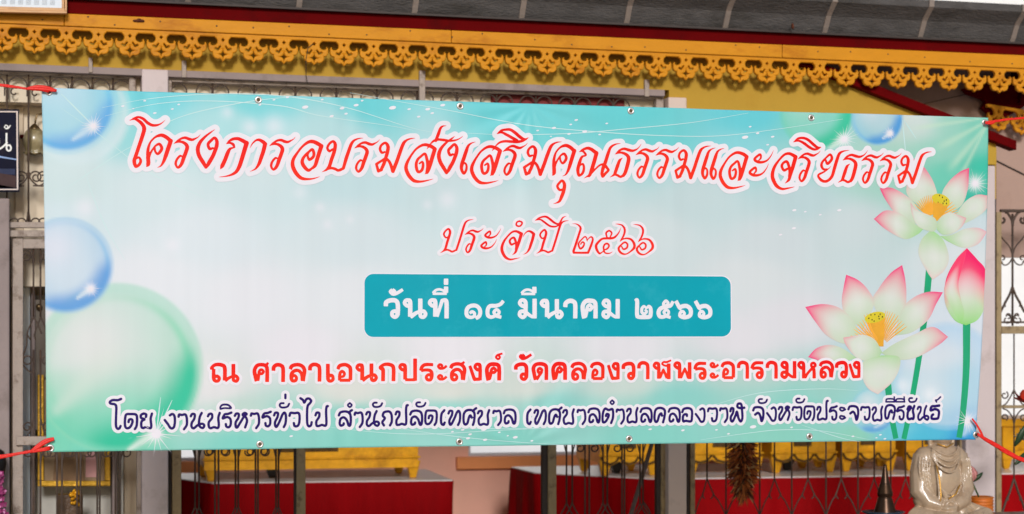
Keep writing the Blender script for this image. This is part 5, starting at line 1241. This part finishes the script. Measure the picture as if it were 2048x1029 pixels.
# ------------------------------------------------------------------ tables with red cloths
M_cloth = mat("dark red satin", (150, 3, 10), .75, var=.10, scale=3, stretch=(6, 6, .6), bump=.1, spec=.08)
M_top = mat("white table top", (232, 232, 232), .3, var=.03)
def table(label, poly, zt, dens_=0.012, amp=.018, z0=.17):
    cx = sum(p[0] for p in poly) / len(poly); cy = sum(p[1] for p in poly) / len(poly)
    o = empty("altar_table", (cx, cy, .16), label, "table")
    m = MB(); n = len(poly); m.v = [(p[0], p[1], zt - .02) for p in poly] + [(p[0], p[1], zt) for p in poly]
    m.f = [tuple(range(n))[::-1], tuple(range(n, 2 * n))] + [(k, (k + 1) % n, n + (k + 1) % n, n + k) for k in range(n)]
    m.build("tabletop", M_top, o, bevel=.003)
    ring = []
    for i in range(n):
        a = Vector(poly[i]); b = Vector(poly[(i + 1) % n]); L = (b - a).length; k = max(2, int(L / .02)); nr = Vector(((b - a).y, -(b - a).x)).normalized()
        for j in range(k): ring.append((a + (b - a) * (j / k), nr, len(ring) * .02))
    m = MB(); nz = 10; rr = len(ring); rnd = random.Random(len(label)); ph = [rnd.uniform(0, 6) for _ in range(4)]
    for q_ in range(nz + 1):
        f = q_ / nz; z = zt - .006 - f * (zt - .006 - z0)
        for p, nr, s in ring:
            d = amp * f ** .6 * (math.sin(s * 21 + ph[0]) + .7 * math.sin(s * 9 + ph[1]) + .4 * math.sin(s * 47 + ph[2])) + .006 + .014 * f
            p2 = p + nr * d; m.v.append((p2.x, p2.y, z))
    for q_ in range(nz):
        for k in range(rr): m.f.append((q_ * rr + k, q_ * rr + (k + 1) % rr, (q_ + 1) * rr + (k + 1) % rr, (q_ + 1) * rr + k))
    c = m.build("cloth", M_cloth, o, smooth=True)
    for sx, sy in ((.2, .2), (.8, .2), (.2, .8), (.8, .8)):
        xs_ = [p[0] for p in poly]; ys_ = [p[1] for p in poly]
        lx = min(xs_) + (max(xs_) - min(xs_)) * sx; ly = min(ys_) + (max(ys_) - min(ys_)) * sy
        m = MB(); m.box(lx - .02, lx + .02, ly - .02, ly + .02, .16, zt - .02); m.build("leg", M_dark, o)
    return o
table("table under a dark red cloth carrying the single gold bench, left of the pink wall", [(1.17, 11.42), (2.545, 11.30), (2.60, 12.30), (1.0, 12.30), (1.02, 11.80)], .80)
table("long table under a dark red cloth carrying the row of gold benches", [(3.74, 11.09), (8.6, 10.95), (8.6, 12.4), (3.18, 12.4), (3.18, 11.83)], .80)

# ------------------------------------------------------------------ gilded benches on the tables
M_gilt = mat("gilded lacquer", (224, 160, 20), .36, metal=.3, var=.22, scale=9, bump=.10, stain=(150, 92, 12), stain_amt=.55, stain_scale=6)
M_giltd = mat("dark lacquer", (34, 24, 18), .4)
M_carve = mat("dark gold carving", (92, 66, 28), .5, metal=.3, var=.4, scale=40, bump=.6)  # darker brown gold for the carved parts
def gilt_bench(label, x0, x1, y, zt, ztab, d=.5, scallop=True, blackfoot=None, grp="gilded benches on the red tables"):
    o = empty("gilded_bench", ((x0 + x1) / 2, y + d / 2, ztab), label, "bench", grp)
    w_ = x1 - x0; h = zt - ztab
    m = MB(); m.box(x0 - .03, x1 + .03, y - .03, y + d + .03, zt - .05, zt); m.build("seat", M_gilt, o, bevel=.006)
    m = MB(); N = 40
    zb_ = ztab + .065
    pts = []
    for i in range(N + 1):
        f = i / N; s = (1 - abs(math.sin(f * math.pi * 3)) ** .7) * .03
        pts.append((x0 + w_ * f, zb_ + (s if scallop else 0)))
    for (xa, za), (xb, zb2_) in zip(pts[:-1], pts[1:]):
        m.hexa([(xa, y - .006, za), (xb, y - .006, zb2_), (xb, y + .02, zb2_), (xa, y + .02, za)], [(xa, y - .006, zt - .052), (xb, y - .006, zt - .052), (xb, y + .02, zt - .052), (xa, y + .02, zt - .052)])
    m.box(x0, x0 + .02, y + .021, y + d, zb_ + .02, zt - .052); m.box(x1 - .02, x1, y + .021, y + d, zb_ + .02, zt - .052)
    m.build("apron", M_gilt, o)
    m = MB(); m.box(x0 - .012, x1 + .012, y - .02, y - .007, zb_ + .055, zb_ + .068); m.build("moulding", M_gilt, o, bevel=.004)
    m = MB()
    for q_ in range(int(w_ / .03)):
        m.ball((x0 + .015 + q_ * .03, y - .012, zt - .075), (.011, .008, .014), 8, 6)
    if scallop: m.build("beading", M_gilt, o, smooth=True)
    if scallop:
        m = MB()
        for q_ in range(3):
            cx_ = x0 + w_ * (q_ + .5) / 3
            m.tube([(cx_ - w_ / 6.4, y - .012, zb_ + .05), (cx_ - w_ / 10, y - .014, zb_ + .02), (cx_, y - .016, zb_ + .008), (cx_ + w_ / 10, y - .014, zb_ + .02), (cx_ + w_ / 6.4, y - .012, zb_ + .05)], .007, 6)
        m.build("scroll_relief", M_carve, o, smooth=True)
    m = MB(); m.box(x0 + w_ * .34, x0 + w_ * .62, y - .016, y - .0065, zb_ + .10, zt - .055); m.build("carved_panel", M_carve, o, bevel=.004)
    for sx, sy in ((x0 + .01, y), (x1 - .055, y), (x0 + .01, y + d - .07), (x1 - .055, y + d - .07)):
        m = MB(); m.hexa([(sx + .012, sy + .012, ztab + .001), (sx + .048, sy + .012, ztab + .001), (sx + .048, sy + .048, ztab + .001), (sx + .012, sy + .048, ztab + .001)], [(sx - .012, sy, zb_ + .04), (sx + .072, sy, zb_ + .04), (sx + .072, sy + .06, zb_ + .04), (sx - .012, sy + .06, zb_ + .04)])
        m.build("leg", M_gilt, o, bevel=.006)
    if blackfoot:
        m = MB(); q_ = blackfoot; m.hexa([(q_ - .018, y + .25, ztab + .001), (q_ + .018, y + .25, ztab + .001), (q_ + .018, y + .29, ztab + .001), (q_ - .018, y + .29, ztab + .001)], [(q_ - .045, y + .24, zb_ + .02), (q_ + .045, y + .24, zb_ + .02), (q_ + .045, y + .30, zb_ + .02), (q_ - .045, y + .30, zb_ + .02)])
        m.build("centre_foot", M_giltd, o)
    return o
ya = 11.48
gilt_bench("wide gold bench alone on the left red table", P(408, 930, ya).x, P(836, 930, ya).x, ya, 1.14, .80, .5, False, blackfoot=P(547, 930, ya + .2).x)
yb = 11.35
spans = [(1196, 1322, "narrow gold bench at the corner of the long red table by the pole"), (1374, 1532, "gold bench behind the feather duster"), (1540, 1676, "gold bench seen through the diamond bars right of the feather duster"),
         (1684, 1800, "gold bench just left of the white statue"), (1808, 1925, "gold bench hidden behind the white statue")]
for i, (a, b, l) in enumerate(spans):
    gilt_bench(l, P(a, 930, yb).x + .01, P(b, 930, yb).x - .02, yb + .03 * (i % 2), 1.12 + .02 * (i % 3), .80, .5, True, blackfoot=P((a + b) / 2, 930, yb).x if i in (0, 2) else None)
gilt_bench("tall gold bench against the bright window at the far right", P(1996, 930, yb).x + .03, P(2150, 930, yb).x, yb, 1.12, .80, .5, False)
# ------------------------------------------------------------------ gold framed picture, shrine box and glass cabinet in the left room
YPf = 8.88
pf = empty("gold_framed_picture", P(150, 975, YPf), "gold framed picture with a dark figure and pink patch behind the left door", "picture")
slab(pf, "picture", [(88, 962), (210, 962), (210, 760), (88, 760)], YPf + .01, .01, mat("brown portrait print", (150, 124, 92), .5, var=.3, scale=3, stain=(196, 150, 140), stain_amt=.7, stain_scale=2))
slab(pf, "portrait_shape", [(106, 962), (170, 962), (160, 800), (116, 800)], YPf + .0085, .001, mat("brown robe print", (120, 88, 54), .5, var=.2, scale=5))
slab(pf, "rose_patch", [(171, 955), (193, 955), (193, 900), (172, 910)], YPf + .0085, .001, mat("rose print", (206, 150, 148), .5, var=.15))
for q_ in ([(75, 974), (221, 973), (221, 962.2), (75, 962.2)], [(75, 962), (88, 962), (88, 750), (75, 750)], [(209.5, 962), (221, 962), (221, 750), (209.5, 750)]):
    slab(pf, "frame_bar", q_, YPf - .01, .03, mat("frame gold", (196, 150, 40), .35, metal=.4, var=.2, scale=12, bump=.2), .004)
sh = empty("shrine_box", P(140, 1060, YPf - .17), "small brown and gold shrine below the gold framed picture", "shrine")
yq = YPf - .17; k_s = PXm(140, yq)
m = MB(); a, b = P(114, 990, yq), P(166, 1026, yq); m.box(a.x, b.x, yq, yq + .08, P(140, 1060, yq).z, a.z); m.build("box", mat("brown lacquer", (84, 58, 34), .45, var=.3, scale=18, bump=.3), sh, bevel=.006)
m = MB(); c_ = P(149, 994, yq - .02)
for k in range(26):
    rnd = random.Random(k); m.ball((c_.x + rnd.uniform(-.02, .02), c_.y + rnd.uniform(-.01, .01), c_.z + rnd.uniform(-.035, .03)), rnd.uniform(.005, .009), 7, 5)
m.build("gold_ornament", M_gilt, sh, smooth=True)
m = MB(); m.box(a.x - .03, b.x + .05, yq - .03, yq + .12, P(140, 1075, yq).z, P(140, 1058, yq).z); m.build("plinth", mat("navy cloth", (24, 20, 70), .7), sh, bevel=.004)
cb = empty("display_cabinet", P(150, 1200, 8.95), "pale display cabinet behind the left iron door", "cabinet")
yc = 8.92
a, b = P(62, 600, yc), P(250, 900, yc)
m = MB(); m.box(a.x, b.x, yc + .13, yc + .17, .16, P(62, 590, yc).z); m.build("back_panel", mat("cabinet back", (196, 192, 182), .5, var=.12, scale=3), cb)
m = MB(); m.box(a.x, P(70, 900, yc).x, yc - .02, yc + .12, .16, P(62, 585, yc).z); m.build("side_post", M_beam, cb, bevel=.004)
m = MB(); m.box(P(224, 900, yc).x, P(234, 900, yc).x, yc - .02, yc + .12, .16, P(62, 585, yc).z); m.build("side_post", M_beam, cb, bevel=.004)
m = MB(); m.box(P(46, 900, yc).x, P(60, 900, yc).x, yc - .01, yc + .02, .16, P(52, 575, yc).z); m.build("glass_strip", mat("pale glass", (206, 220, 230), .15, var=.1, scale=4, spec=.7), cb)
m = MB(); m.box(P(71, 900, yc).x, P(95, 900, yc).x, yc, yc + .02, P(80, 860, yc).z, P(80, 600, yc).z); m.build("dark_panel", mat("dark cabinet door", (92, 80, 66), .4, var=.3, scale=4), cb)
m = MB(); m.ball(tuple(P(78, 614, yc - .02)), .014, 12, 8); m.build("knob", M_brass, cb, smooth=True)
for zz_ in (980, 1100):
    m = MB(); m.box(P(71, 900, yc).x, P(223, 900, yc).x, yc - .02, yc + .12, P(62, zz_ + 90, yc).z, P(62, zz_ + 84, yc).z); m.build("shelf", M_beam, cb)
# ------------------------------------------------------------------ feather duster, leaning pole
YD = 8.50
fd = empty("feather_duster", P(1488, 985, YD), "shaggy brown feather duster hanging upside down on the grille", "duster")
rnd = random.Random(5)
mats_f = [mat("russet feather", (186, 104, 46), .7, var=.4, scale=30), mat("dark feather", (96, 44, 20), .7, var=.4, scale=30), mat("pale feather", (206, 164, 110), .7, var=.3, scale=30)]
fm = [MB(), MB(), MB()]; kx = PXm(1487, YD)
for i in range(1500):
    py = 770 + 212 * rnd.random() ** .75; a = rnd.uniform(0, 2 * math.pi); c = P(1487 + rnd.uniform(-3, 3), py, YD)
    ln = rnd.uniform(.05, .098) * (1.0 if py < 950 else .9); tilt = rnd.uniform(.35, 1.0) if py < 955 else rnd.uniform(.8, 1.45)
    dirv = Vector((math.cos(a) * math.cos(tilt - .2), math.sin(a) * math.cos(tilt - .2) * .8, -math.sin(tilt - .2) * .8 if rnd.random() < .85 else .2)).normalized()
    sd_ = dirv.cross(Vector((rnd.random() - .5, rnd.random() - .5, rnd.random() - .5))).normalized() * rnd.uniform(.003, .007)
    b0 = c + dirv * .010; tip = c + dirv * ln + Vector((0, 0, -.006)); mid = c + dirv * ln * .6
    k = 1 if rnd.random() < .38 else (2 if rnd.random() < .2 else 0)
    q_ = fm[k]; o = len(q_.v); q_.v += [tuple(b0), tuple(mid + sd_), tuple(tip), tuple(mid - sd_)]; q_.f.append((o, o + 1, o + 2, o + 3))
for q_, mm, nm in zip(fm, mats_f, ("russet_feathers", "dark_feathers", "pale_feathers")): tag(q_.build(nm, mm, fd), kind="stuff")
m = MB(); m.tube([P(1487, 640, YD), P(1487, 970, YD)], .007, 8); m.build("handle", M_rust, fd, smooth=True)
pole = MB(); pole.tube([P(1312, 860, 9.2), P(1262, 1029, 9.0), P(1200, 1240, 8.85)], .011, 10)
tag(pole.build("leaning_pole", mat("grey broom handle", (128, 112, 100), .5, var=.15, scale=10), smooth=True), "grey pole leaning inside the right grille leaf", "pole")
# ------------------------------------------------------------------ offering table in front of the hall (below the picture's edge)
YT = 7.80
ztop = P(1880, 1029, YT).z - .035
ot = empty("offering_table", (P(1860, 1029, YT).x, YT, 0), "wooden offering table under the white statue", "table")
xa, xb = P(1640, 1029, YT).x, P(2160, 1029, YT).x
M_wood = mat("brown varnished wood", (110, 66, 36), .4, var=.2, scale=8, stretch=(.6, 4, 4))
m = MB(); m.box(xa, xb, YT - .28, YT + .42, ztop - .035, ztop); m.build("tabletop", M_wood, ot, bevel=.006)
for x in (xa + .05, xb - .05):
    for y in (YT - .22, YT + .36):
        m = MB(); m.box(x - .025, x + .025, y - .025, y + .025, 0, ztop - .036); m.build("leg", M_wood, ot, bevel=.004)
# dark bronze stupa on a tray
us_ = PXm(1770, YT)
st = empty("stupa", P(1770, 1029, YT - .02), "dark bronze stupa with ringed cone spire on the tray left of the statue", "stupa")
c_ = P(1770, 1029, YT - .02); zt_ = lambda py: P(1770, py, YT - .02).z - c_.z
M_bronze = mat("dark bronze", (66, 48, 36), .32, metal=.75, var=.3, scale=16)
pr = [(2, 929), (3.2, 932), (4.6, 940), (7, 955), (9.5, 966)]
prof2 = [(x * us_, zt_(y)) for x, y in pr]
for k in range(6): prof2 += [((10 + k * .9) * us_, zt_(968 + k * 3.2)), ((11.6 + k * .9) * us_, zt_(970 + k * 3.2))]
prof2 += [(15 * us_, zt_(988)), (15.5 * us_, zt_(992)), (13 * us_, zt_(994))]
for k in range(8): prof2 += [((13.5 + k * 1.25) * us_, zt_(996 + k * 4.2)), ((15.2 + k * 1.25) * us_, zt_(998.5 + k * 4.2))]
prof2 += [(28 * us_, zt_(1034)), (28 * us_, zt_(1040))]
m = MB(); m.lathe(prof2[::-1], tuple(c_), 28); m.build("spire", M_bronze, st, smooth=True)
m = MB(); m.lathe([(30 * us_, zt_(1052)), (30 * us_, zt_(1041))], tuple(c_), 24); m.build("base", M_bronze, st)
tr = MB(); zb_ = ztop + .001; zq = P(1765, 1024, YT - .02).z
tr.lathe([(.045, 0), (.02, .012), (.02, .02), (.085, zq - zb_ - .004), (.092, zq - zb_), (.088, zq - zb_ + .003), (.02, zq - zb_ - .012)], (c_.x - .008, c_.y, zb_), 30)
st_z = zq - .012
tag(tr.build("offering_tray", mat("blue black tray", (44, 62, 78), .25, var=.2, spec=.6), smooth=True), "blue black footed tray holding the dark stupa", "tray")
# coiled orange pot with lotus bud
yp = YT + .06; up = PXm(1965, yp)
pot = MB(); pr = []; c_ = P(1962, 1029, yp)
for k in range(9):
    zc_ = P(1962, 1045 - k * 6.2, yp).z - ztop; pr += [(23.5 * up + .0 * k, zc_ - .004), (26 * up, zc_), (23.5 * up, zc_ + .004)]
pr = [(20 * up, .001)] + pr + [(20 * up, pr[-1][1] + .002), (18 * up, .03)]
pot.lathe(pr, (c_.x, c_.y, ztop), 28)
tag(pot.build("coiled_pot", mat("orange coiled pot", (196, 106, 34), .5, var=.25, scale=12, bump=.2, stretch=(1, 1, 5)), smooth=True), "round orange ribbed pot behind the statue's knee", "pot")
def lotus_bud(label, px, py, Y, h, tilt, foot, mpink):
    o = empty("lotus_bud", P(px, py, Y), label, "flower"); c = P(px, py, Y)
    m = MB(); ax = Vector((math.sin(tilt), 0, math.cos(tilt))); sdx = Vector((math.cos(tilt), 0, -math.sin(tilt)))
    for k in range(7):
        a = 2 * math.pi * k / 7; rad = sdx * math.cos(a) + Vector((0, 1, 0)) * math.sin(a); tg = ax.cross(rad)
        o_ = len(m.v); pf_ = [(0, .10, .05), (.25, .34, .20), (.55, .36, .24), (.8, .24, .16), (1, .05, .02)]
        for f, r_, w_ in pf_:
            for s in (-1, 0, 1): m.v.append(tuple(c + ax * (f * h) + rad * (r_ * h * (1 if s == 0 else .9)) + tg * (w_ * h * s)))
        for j in range(4):
            for s in range(2): m.f.append((o_ + j * 3 + s, o_ + j * 3 + s + 1, o_ + (j + 1) * 3 + s + 1, o_ + (j + 1) * 3 + s))
    m.build("petals", mpink, o, smooth=True)
    m = MB(); m.tube([c + ax * .01, (c + Vector(foot)) / 2 + Vector((0, .01, 0)), Vector(foot)], .004, 6) if False else m.tube([c + ax * .01, Vector(foot)], .004, 6); m.build("stalk", mat("lotus stalk", (60, 84, 40), .6), o, smooth=True)
    return o
M_pinkf = mat("dusty pink petals", (196, 128, 124), .6, var=.15, scale=20); M_leaf = mat("dark leaf", (42, 66, 38), .45, var=.25, scale=14)
lb = lotus_bud("closed dusty pink lotus bud standing in the orange pot", 1943, 965, yp, .075, -.12, (c_.x - .01, yp, ztop + .10), M_pinkf)
def leaf(parent, a, b, w_, name="leaf", bend=.006, m_=None):
    a, b = Vector(a), Vector(b); d = b - a; sd_ = d.cross(Vector((0, 1, 0))).normalized(); m = MB(); n = 10
    for i in range(n + 1):
        f = i / n; c = a + d * f + Vector((0, -bend * math.sin(math.pi * f), 0)); ww = w_ * math.sin(math.pi * min(1, f * .92 + .04)) ** .8
        for s in (-1, 0, 1): m.v.append(tuple(c + sd_ * ww * s + Vector((0, .004 * abs(s), 0))))
    for i in range(n):
        for s in range(2): m.f.append((i * 3 + s, i * 3 + s + 1, (i + 1) * 3 + s + 1, (i + 1) * 3 + s))
    ob = m.build(name, m_ or M_leaf, parent, smooth=True); ob.modifiers.new("thickness", 'SOLIDIFY').thickness = .0012; return ob
leaf(lb, P(1945, 964, yp - .01), P(1966, 946, yp - .02), .010); leaf(lb, P(1930, 988, yp - .02), P(1946, 978, yp - .02), .012); leaf(lb, P(1938, 992, yp - .01), P(1932, 960, yp), .008)
# flowers at the right edge, in a vase beyond the frame
yv = YT + .1
vs = empty("flower_vase", (P(2075, 1029, yv).x, yv, ztop), "vase of red and white lotus flowers at the right edge", "flowers")
cv = P(2080, 1029, yv); m = MB(); m.lathe([(.03, .001), (.045, .03), (.05, .08), (.03, .13), (.022, .16), (.03, .18), (.024, .178), (.018, .15)], (cv.x, cv.y, ztop), 24); m.build("vase", M_white, vs, smooth=True)
def bloom(px, py, r, n, m_, seed, up_=.7):
    rnd = random.Random(seed); c = P(px, py, yv)
    m = MB()
    for k in range(n):
        a = 2 * math.pi * k / n + rnd.uniform(-.2, .2); el = rnd.uniform(.15, 1.2) * up_; d = Vector((math.cos(a) * math.cos(el), math.sin(a) * math.cos(el), math.sin(el))); t = d.cross(Vector((0, 0, 1))).normalized(); nn_ = t.cross(d)
        o_ = len(m.v)
        for f, w_ in ((.05, .12), (.35, .30), (.65, .32), (.88, .18), (1, .02)):
            for s in (-1, 0, 1): m.v.append(tuple(c + d * (f * r) + t * (w_ * r * s) + nn_ * (.12 * r * (f * f) + .05 * r * abs(s))))
        for j in range(4):
            for s in range(2): m.f.append((o_ + j * 3 + s, o_ + j * 3 + s + 1, o_ + (j + 1) * 3 + s + 1, o_ + (j + 1) * 3 + s))
    m.build("blossom", m_, vs, smooth=True)
    m = MB(); m.tube([c, Vector((cv.x + (c.x - cv.x) * .4, cv.y, ztop + .28)), Vector((cv.x, cv.y, ztop + .15))], .004, 6); m.build("stalk", M_leaf, vs, smooth=True)
M_redf = mat("red cloth petals", (200, 58, 36), .6, var=.2, scale=18); M_whf = mat("white green petals", (220, 230, 214), .6, var=.1, scale=18)
bloom(2052, 808, .066, 14, M_redf, 3, 1.0); bloom(2056, 884, .070, 16, M_whf, 4, .8)
leaf(vs, P(2030, 893, yv - .03), P(2052, 850, yv - .05), .016); leaf(vs, P(2062, 880, yv), P(2100, 830, yv), .02); leaf(vs, P(2052, 905, yv), P(2030, 930, yv - .02), .012)
# orchids and a dark vase by the left edge
yo_ = 8.35
ov = empty("orchid_vase", P(-6, 1200, yo_), "purple orchid spray beside a dark round vase at the left edge", "flowers")
oc = P(-14, 925, yo_); uo = PXm(0, yo_)
m = MB(); m.lathe([(14 * uo, P(0, 975, yo_).z), (24 * uo, P(0, 950, yo_).z), (27 * uo, P(0, 928, yo_).z), (22 * uo, P(0, 906, yo_).z), (10 * uo, P(0, 898, yo_).z)], (oc.x, oc.y + .1, 0), 24)
m.build("vase", mat("black glazed vase", (22, 18, 18), .3, var=.2), ov, smooth=True)
m = MB(); m.tube([(oc.x, oc.y + .1, 0.0), (oc.x, oc.y + .1, P(0, 973, yo_).z)], .03, 10); m.build("stand", M_dark, ov)
rnd = random.Random(9); m = MB(); m2 = MB()
for k in range(70):
    px = rnd.uniform(-30, 18) ; py = rnd.uniform(945, 1060)
    if px > 4 + (py - 945) * .12: px -= 14
    c = P(px, py, yo_ - .02 + rnd.uniform(-.03, .03)); r_ = rnd.uniform(.010, .017); ax = rnd.uniform(0, 6)
    for j in range(5):
        a = ax + j * 1.2566; d = Vector((math.cos(a), -.35 + rnd.uniform(-.2, .2), math.sin(a))); t = Vector((-math.sin(a), 0, math.cos(a)))
        q_ = m if rnd.random() < .8 else m2; o = len(q_.v); q_.v += [tuple(c), tuple(c + d * r_ * .6 + t * r_ * .4), tuple(c + d * r_), tuple(c + d * r_ * .6 - t * r_ * .4)]; q_.f.append((o, o + 1, o + 2, o + 3))
tag(m.build("orchid_petals", mat("purple orchid", (140, 40, 96), .6, var=.35, scale=30), ov), kind="stuff"); tag(m2.build("pale_petals", mat("pale orchid", (206, 130, 176), .6, var=.2, scale=30), ov), kind="stuff")
m = MB()
for k in range(5): m.tube([P(-12, 1180, yo_), P(-14 + 4 * k, 1060, yo_), P(-20 + 8 * k, 960 + 12 * k, yo_)], .003, 5)
m.build("stems", M_leaf, ov)
# ------------------------------------------------------------------ white stone seated statue
def build_statue():
    s = PXm(1880, YT); c = P(1886, 1029, YT)
    root = empty("seated_statue", (c.x, YT, ztop), "pale stone statue seated cross legged in a draped robe below the banner's right end", "statue")
    zz = lambda py: P(1880, py, YT).z
    Z = lambda py: zz(py - 9 * max(0, (1010 - py)) / 100 if py > 895 else py + 7); X = lambda px: P(1882 + (px - 1885) * .85 if abs(px - 1885) < 58 else 1882 + math.copysign(58 * .85 + (abs(px - 1885) - 58) * 1.25, px - 1885), 1000, YT).x
    parts = MB()
    def ball(px, py, dy, rx, ry, rz): parts.ball((X(px), YT + dy, Z(py)), (rx * s, ry * s, rz * s), 24, 16)
    def limb(pts, rs, n=14): parts.tube([(X(a), YT + d, Z(b)) for a, b, d in pts], [r_ * s for r_ in rs], n)
    # trunk, shoulders, neck
    ball(1884, 968, .0, 46, 32, 62); ball(1884, 925, .0, 50, 30, 30); ball(1846, 925, 0, 22, 22, 24); ball(1920, 925, 0, 22, 22, 24); ball(1884, 1010, -.0, 50, 40, 30)
    limb([(1884, 915, 0), (1884, 898, 0), (1885, 870, -.004)], [26, 18, 16])
    # head
    ball(1885, 852, -.006, 27, 29, 34); ball(1885, 822, .0, 24, 24, 16); ball(1885, 806, .0, 10, 10, 10)
    ball(1885, 872, -.022, 15, 12, 10)
    limb([(1885, 842, -.055), (1885, 854, -.064)], [3.2, 4.6], 8); ball(1885, 864, -.054, 7.5, 4, 2.4); ball(1885, 868, -.053, 6, 4, 2.2)
    for e in (-1, 1):
        ball(1885 + e * 10.5, 846, -.050, 6, 4, 3); limb([(1885 + e * 27, 842, .004), (1885 + e * 29, 858, .002), (1885 + e * 26, 884, -.002)], [4.5, 5, 4.5], 8)
        limb([(1885 + e * 5, 840, -.056), (1885 + e * 12, 837, -.054), (1885 + e * 19, 841, -.044)], [1.6, 1.9, 1.2], 6)
    # arms with wide sleeves
    limb([(1842, 918, 0), (1834, 950, -.004), (1832, 985, -.018), (1846, 1004, -.05), (1868, 1010, -.075)], [19, 20, 22, 17, 12])
    limb([(1924, 918, 0), (1932, 950, -.004), (1934, 982, -.018), (1920, 1002, -.05), (1898, 1010, -.075)], [19, 20, 21, 16, 12])
    ball(1836, 1000, -.02, 18, 20, 18); ball(1930, 1000, -.02, 18, 20, 18)
    # hands laid in the lap
    ball(1880, 1014, -.085, 16, 12, 6)
    for k in range(4): limb([(1872 + k * .5, 1010 + k * 2.4, -.088 - .003 * k), (1886, 1011 + k * 2.4, -.094 - .003 * k), (1900 - k, 1010 + k * 2.6, -.092)], [3.2, 3.0, 2.2], 8)
    limb([(1874, 1008, -.084), (1880, 1003, -.086), (1885, 1001, -.086)], [3.4, 3, 2.4], 8); limb([(1897, 1008, -.084), (1891, 1003, -.086), (1887, 1001, -.086)], [3.4, 3, 2.4], 8)
    # crossed legs
    limb([(1886, 1030, .02), (1846, 1030, -.01), (1822, 1034, -.03), (1850, 1040, -.085), (1905, 1038, -.10)], [34, 30, 24, 22, 18])
    limb([(1888, 1030, .02), (1930, 1028, -.01), (1966, 1036, -.03), (1930, 1044, -.085), (1868, 1044, -.095)], [34, 30, 23, 20, 16])
    ball(1888, 1042, 0, 92, 62, 14)
    # robe folds raised on the surface
    def fold(pts, r=2.6):
        q3 = [Vector(p_) for p_ in pts]; q3 = [2 * q3[0] - q3[1]] + q3 + [2 * q3[-1] - q3[-2]]; out = []
        for i_ in range(1, len(q3) - 2):
            for t_ in (0, .25, .5, .75):
                a_, b_, c_2, d_ = q3[i_ - 1:i_ + 3]; out.append(.5 * (2 * b_ + (c_2 - a_) * t_ + (2 * a_ - 5 * b_ + 4 * c_2 - d_) * t_ ** 2 + (3 * b_ - a_ - 3 * c_2 + d_) * t_ ** 3))
        pts = [tuple(p_) for p_ in out] + [pts[-1]]
        r *= .74; limb(pts, [r * .5] + [r] * (len(pts) - 2) + [r * .5], 8)
    for k in range(4):
        d = k * 9.5
        fold([(1852 - k * 1.0, 902 + d * .55, -.036 - k * .004), (1866, 912 + d, -.058 - k * .004), (1886, 918 + d * 1.08, -.066 - k * .004), (1906, 912 + d, -.058 - k * .003), (1918 + k, 900 + d * .5, -.036)], 2.8)
    for k in range(5):
        fold([(1826 + k * 5.5, 920 + k, -.034 - k * .004), (1824 + k * 5, 948, -.046 - k * .003), (1830 + k * 5, 972 + k * 3, -.052 - k * .004), (1846 + k * 5, 988 + k * 3, -.064)], 2.3)
        fold([(1942 - k * 5, 922 + k, -.034 - k * .004), (1944 - k * 5, 950, -.046), (1940 - k * 5, 974 + k * 3, -.052 - k * .003), (1926 - k * 4, 990 + k * 2, -.064)], 2.3)
    for k in range(4): fold([(1858 + 3 * k, 968 + 5 * k, -.066), (1884, 988 + 5 * k, -.080), (1908 - 2 * k, 972 + 6 * k, -.068)], 2.4)
    fold([(1859, 930, -.055), (1861, 960, -.066), (1862, 990, -.076), (1858, 1008, -.082)], 4.0)
    for k in range(6):
        fold([(1826 + k * 8, 1020 + 2 * (k % 2), -.085 - .004 * k), (1850 + k * 8, 1034, -.108), (1888 + k * 4, 1042 + k, -.122)], 2.4)
        fold([(1960 - k * 9, 1022 + 2 * (k % 2), -.080 - .004 * k), (1938 - k * 8, 1034, -.104), (1900 - k * 4, 1043 + k, -.12)], 2.4)
    M_stone = mat("polished cream stone", (180, 156, 130), .22, var=.14, scale=9, spec=.7, stain=(136, 112, 88), stain_amt=.6, stain_scale=9, bump=.06)
    o = parts.build("body", M_stone, root)
    r_ = o.modifiers.new("union", 'REMESH'); r_.mode = 'VOXEL'; r_.voxel_size = .0026; r_.use_smooth_shade = True
    sm = o.modifiers.new("soften", 'SMOOTH'); sm.factor = .5; sm.iterations = 4
    dg = bpy.context.evaluated_depsgraph_get(); dg.update()
    me = bpy.data.meshes.new_from_object(o.evaluated_get(dg)); o.modifiers.clear(); o.data = me
    for p in me.polygons: p.use_smooth = True
    # thin gold lines along edges of the robe
    M_gl = mat("gold edging", (214, 160, 70), .3, metal=.6, var=.3, scale=30)
    for pts in ([(1858, 934, -.064), (1863, 960, -.073), (1864, 990, -.083), (1858, 1012, -.09)], [(1866, 897, -.040), (1885, 903, -.054), (1903, 897, -.042)], [(1880, 996, -.092), (1898, 988, -.086), (1910, 972, -.076)]):
        m = MB(); m.tube([(X(a), YT + d, Z(b)) for a, b, d in pts], 1.5 * s, 8); m.build("gold_edge_line", M_gl, root, smooth=True)
    # stone cushion under the statue
    m = MB(); zc_ = Z(1050) - ztop
    if zc_ > .004: m.box(X(1800), X(1985), YT - .13, YT + .12, ztop + .001, Z(1046)); m.build("plinth", M_stone, root, bevel=.008)
    return root
build_statue()
